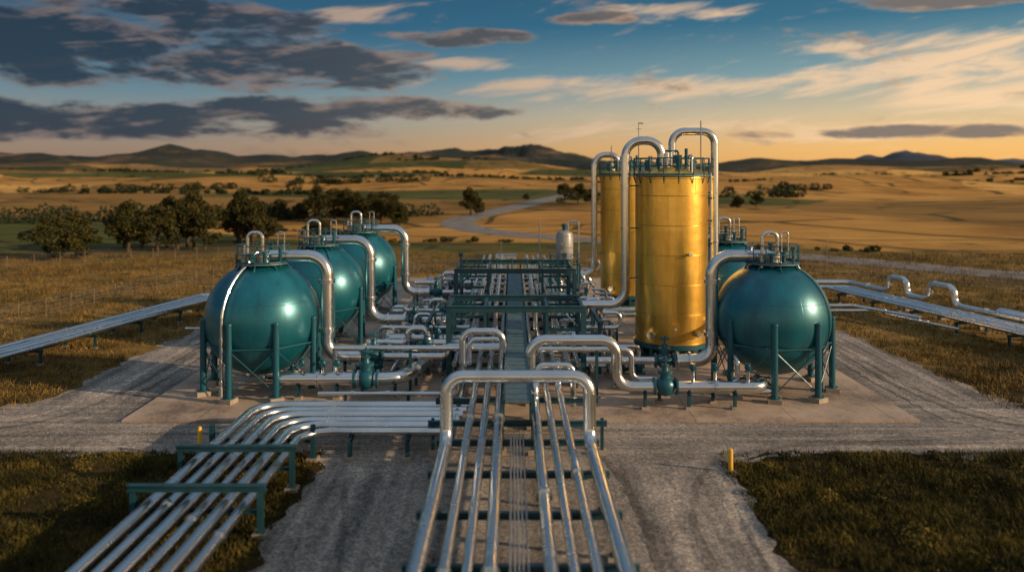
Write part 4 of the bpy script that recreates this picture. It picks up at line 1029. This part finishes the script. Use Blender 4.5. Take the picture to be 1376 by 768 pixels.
# broad warm glow added to the sky behind the viewer, brightens tank fronts
glow = M(nt, 'MULTIPLY', maprange(nt, d[1], -0.2, -0.95), maprange(nt, el, 0.75, 0.05))
base = mixc(nt, M(nt, 'MULTIPLY', glow, 0.6), base, (1.0, 0.74, 0.44))
nis = mixc(nt, 1.0, sky.outputs[0], (0.09, 0.09, 0.09), 'MULTIPLY')
base = mixc(nt, 0.10, base, nis)
cb = nt.nodes.new('ShaderNodeCombineXYZ')
nt.links.new(M(nt, 'MULTIPLY', az, 8.0), cb.inputs[0]); nt.links.new(M(nt, 'ADD', M(nt, 'MULTIPLY', el, 27.0), M(nt, 'MULTIPLY', az, 1.2)), cb.inputs[1])
nz = noise_tex(nt, 1.0, 14, 0.62, cb.outputs[0], 0.25)
cb2 = nt.nodes.new('ShaderNodeCombineXYZ')
nt.links.new(M(nt, 'MULTIPLY', az, 3.6), cb2.inputs[0]); nt.links.new(M(nt, 'ADD', M(nt, 'MULTIPLY', el, 22.0), M(nt, 'MULTIPLY', az, -3.2)), cb2.inputs[1]); cb2.inputs[2].default_value = 4.4
nw = noise_tex(nt, 2.2, 12, 0.64, cb2.outputs[0], 0.6)
def blob(a, e, ra, re):
    q = M(nt, 'ADD', M(nt, 'POWER', M(nt, 'ABSOLUTE', M(nt, 'DIVIDE', M(nt, 'SUBTRACT', az, a), ra)), 2.0), M(nt, 'POWER', M(nt, 'ABSOLUTE', M(nt, 'DIVIDE', M(nt, 'SUBTRACT', el, e), re)), 2.0))
    return M(nt, 'SUBTRACT', 1.0, q, clamp=True)
dm = None
for b_ in [(-0.54, 0.140, 0.34, 0.052), (-0.32, 0.130, 0.26, 0.038), (-0.52, 0.058, 0.44, 0.026), (-0.19, 0.078, 0.24, 0.018), (-0.38, 0.180, 0.20, 0.024), (-0.07, 0.168, 0.11, 0.013), (0.50, 0.046, 0.24, 0.009), (0.10, 0.19, 0.07, 0.010), (0.54, 0.19, 0.18, 0.014)]:
    v = blob(*b_); dm = v if dm is None else M(nt, 'MAXIMUM', dm, v)
wm = None
for b_ in [(0.50, 0.12, 0.22, 0.055), (0.56, 0.075, 0.16, 0.03), (0.10, 0.105, 0.30, 0.020), (0.30, 0.05, 0.40, 0.020), (0.20, 0.195, 0.14, 0.014), (-0.18, 0.19, 0.08, 0.014), (-0.05, 0.135, 0.1, 0.012)]:
    v = blob(*b_); wm = v if wm is None else M(nt, 'MAXIMUM', wm, v)
dd = M(nt, 'ADD', nz, M(nt, 'MULTIPLY', M(nt, 'POWER', dm, 0.6), 0.28))
dark = maprange(nt, dd, 0.56, 0.73)
dw = M(nt, 'ADD', nw, M(nt, 'MULTIPLY', wm, 0.25))
wisp = maprange(nt, dw, 0.55, 0.83)
wcol = mixc(nt, right, (0.38, 0.28, 0.23), (1.0, 0.68, 0.40))
c1 = mixc(nt, M(nt, 'MULTIPLY', wisp, 0.85), base, wcol)
edge = mixc(nt, right, (0.20, 0.155, 0.145), (0.62, 0.38, 0.22))
core = mixc(nt, right, (0.024, 0.042, 0.066), (0.20, 0.17, 0.15))
ccol = mixc(nt, maprange(nt, M(nt, 'ADD', dd, M(nt, 'MULTIPLY', M(nt, 'SUBTRACT', nw, 0.5), 0.7)), 0.57, 0.77), edge, core)
c2 = mixc(nt, M(nt, 'MULTIPLY', dark, 0.92), c1, ccol)
nt.links.new(c2, bg.inputs['Color'])
bg.inputs['Strength'].default_value = 1.0
ld = bpy.data.lights.new('sun', 'SUN'); ld.energy = 5.0; ld.angle = math.radians(0.6); ld.color = (1.0, 0.69, 0.39)
sun = bpy.data.objects.new('sun', ld); COL.objects.link(sun)
sd = V((math.sin(SUN_AZ)*math.cos(SUN_EL), math.cos(SUN_AZ)*math.cos(SUN_EL), math.sin(SUN_EL)))
sun.rotation_euler = sd.to_track_quat('Z', 'Y').to_euler(); sun.location = sd*100

# ---------------------------------------------------------------- camera
cd = bpy.data.cameras.new('camera'); cam = bpy.data.objects.new('camera', cd); COL.objects.link(cam)
cam.location = (-0.25, 0, 13); cam.rotation_euler = (math.radians(90), 0, 0)
cd.sensor_width = 36; cd.lens = 28.0; cd.shift_y = -0.1105; cd.clip_end = 20000; cd.clip_start = 0.5
cd.dof.use_dof = True; cd.dof.focus_distance = 50; cd.dof.aperture_fstop = 0.16
SC.camera = cam
SC.view_settings.view_transform = 'Standard'; SC.view_settings.look = 'None'; SC.view_settings.exposure = 0
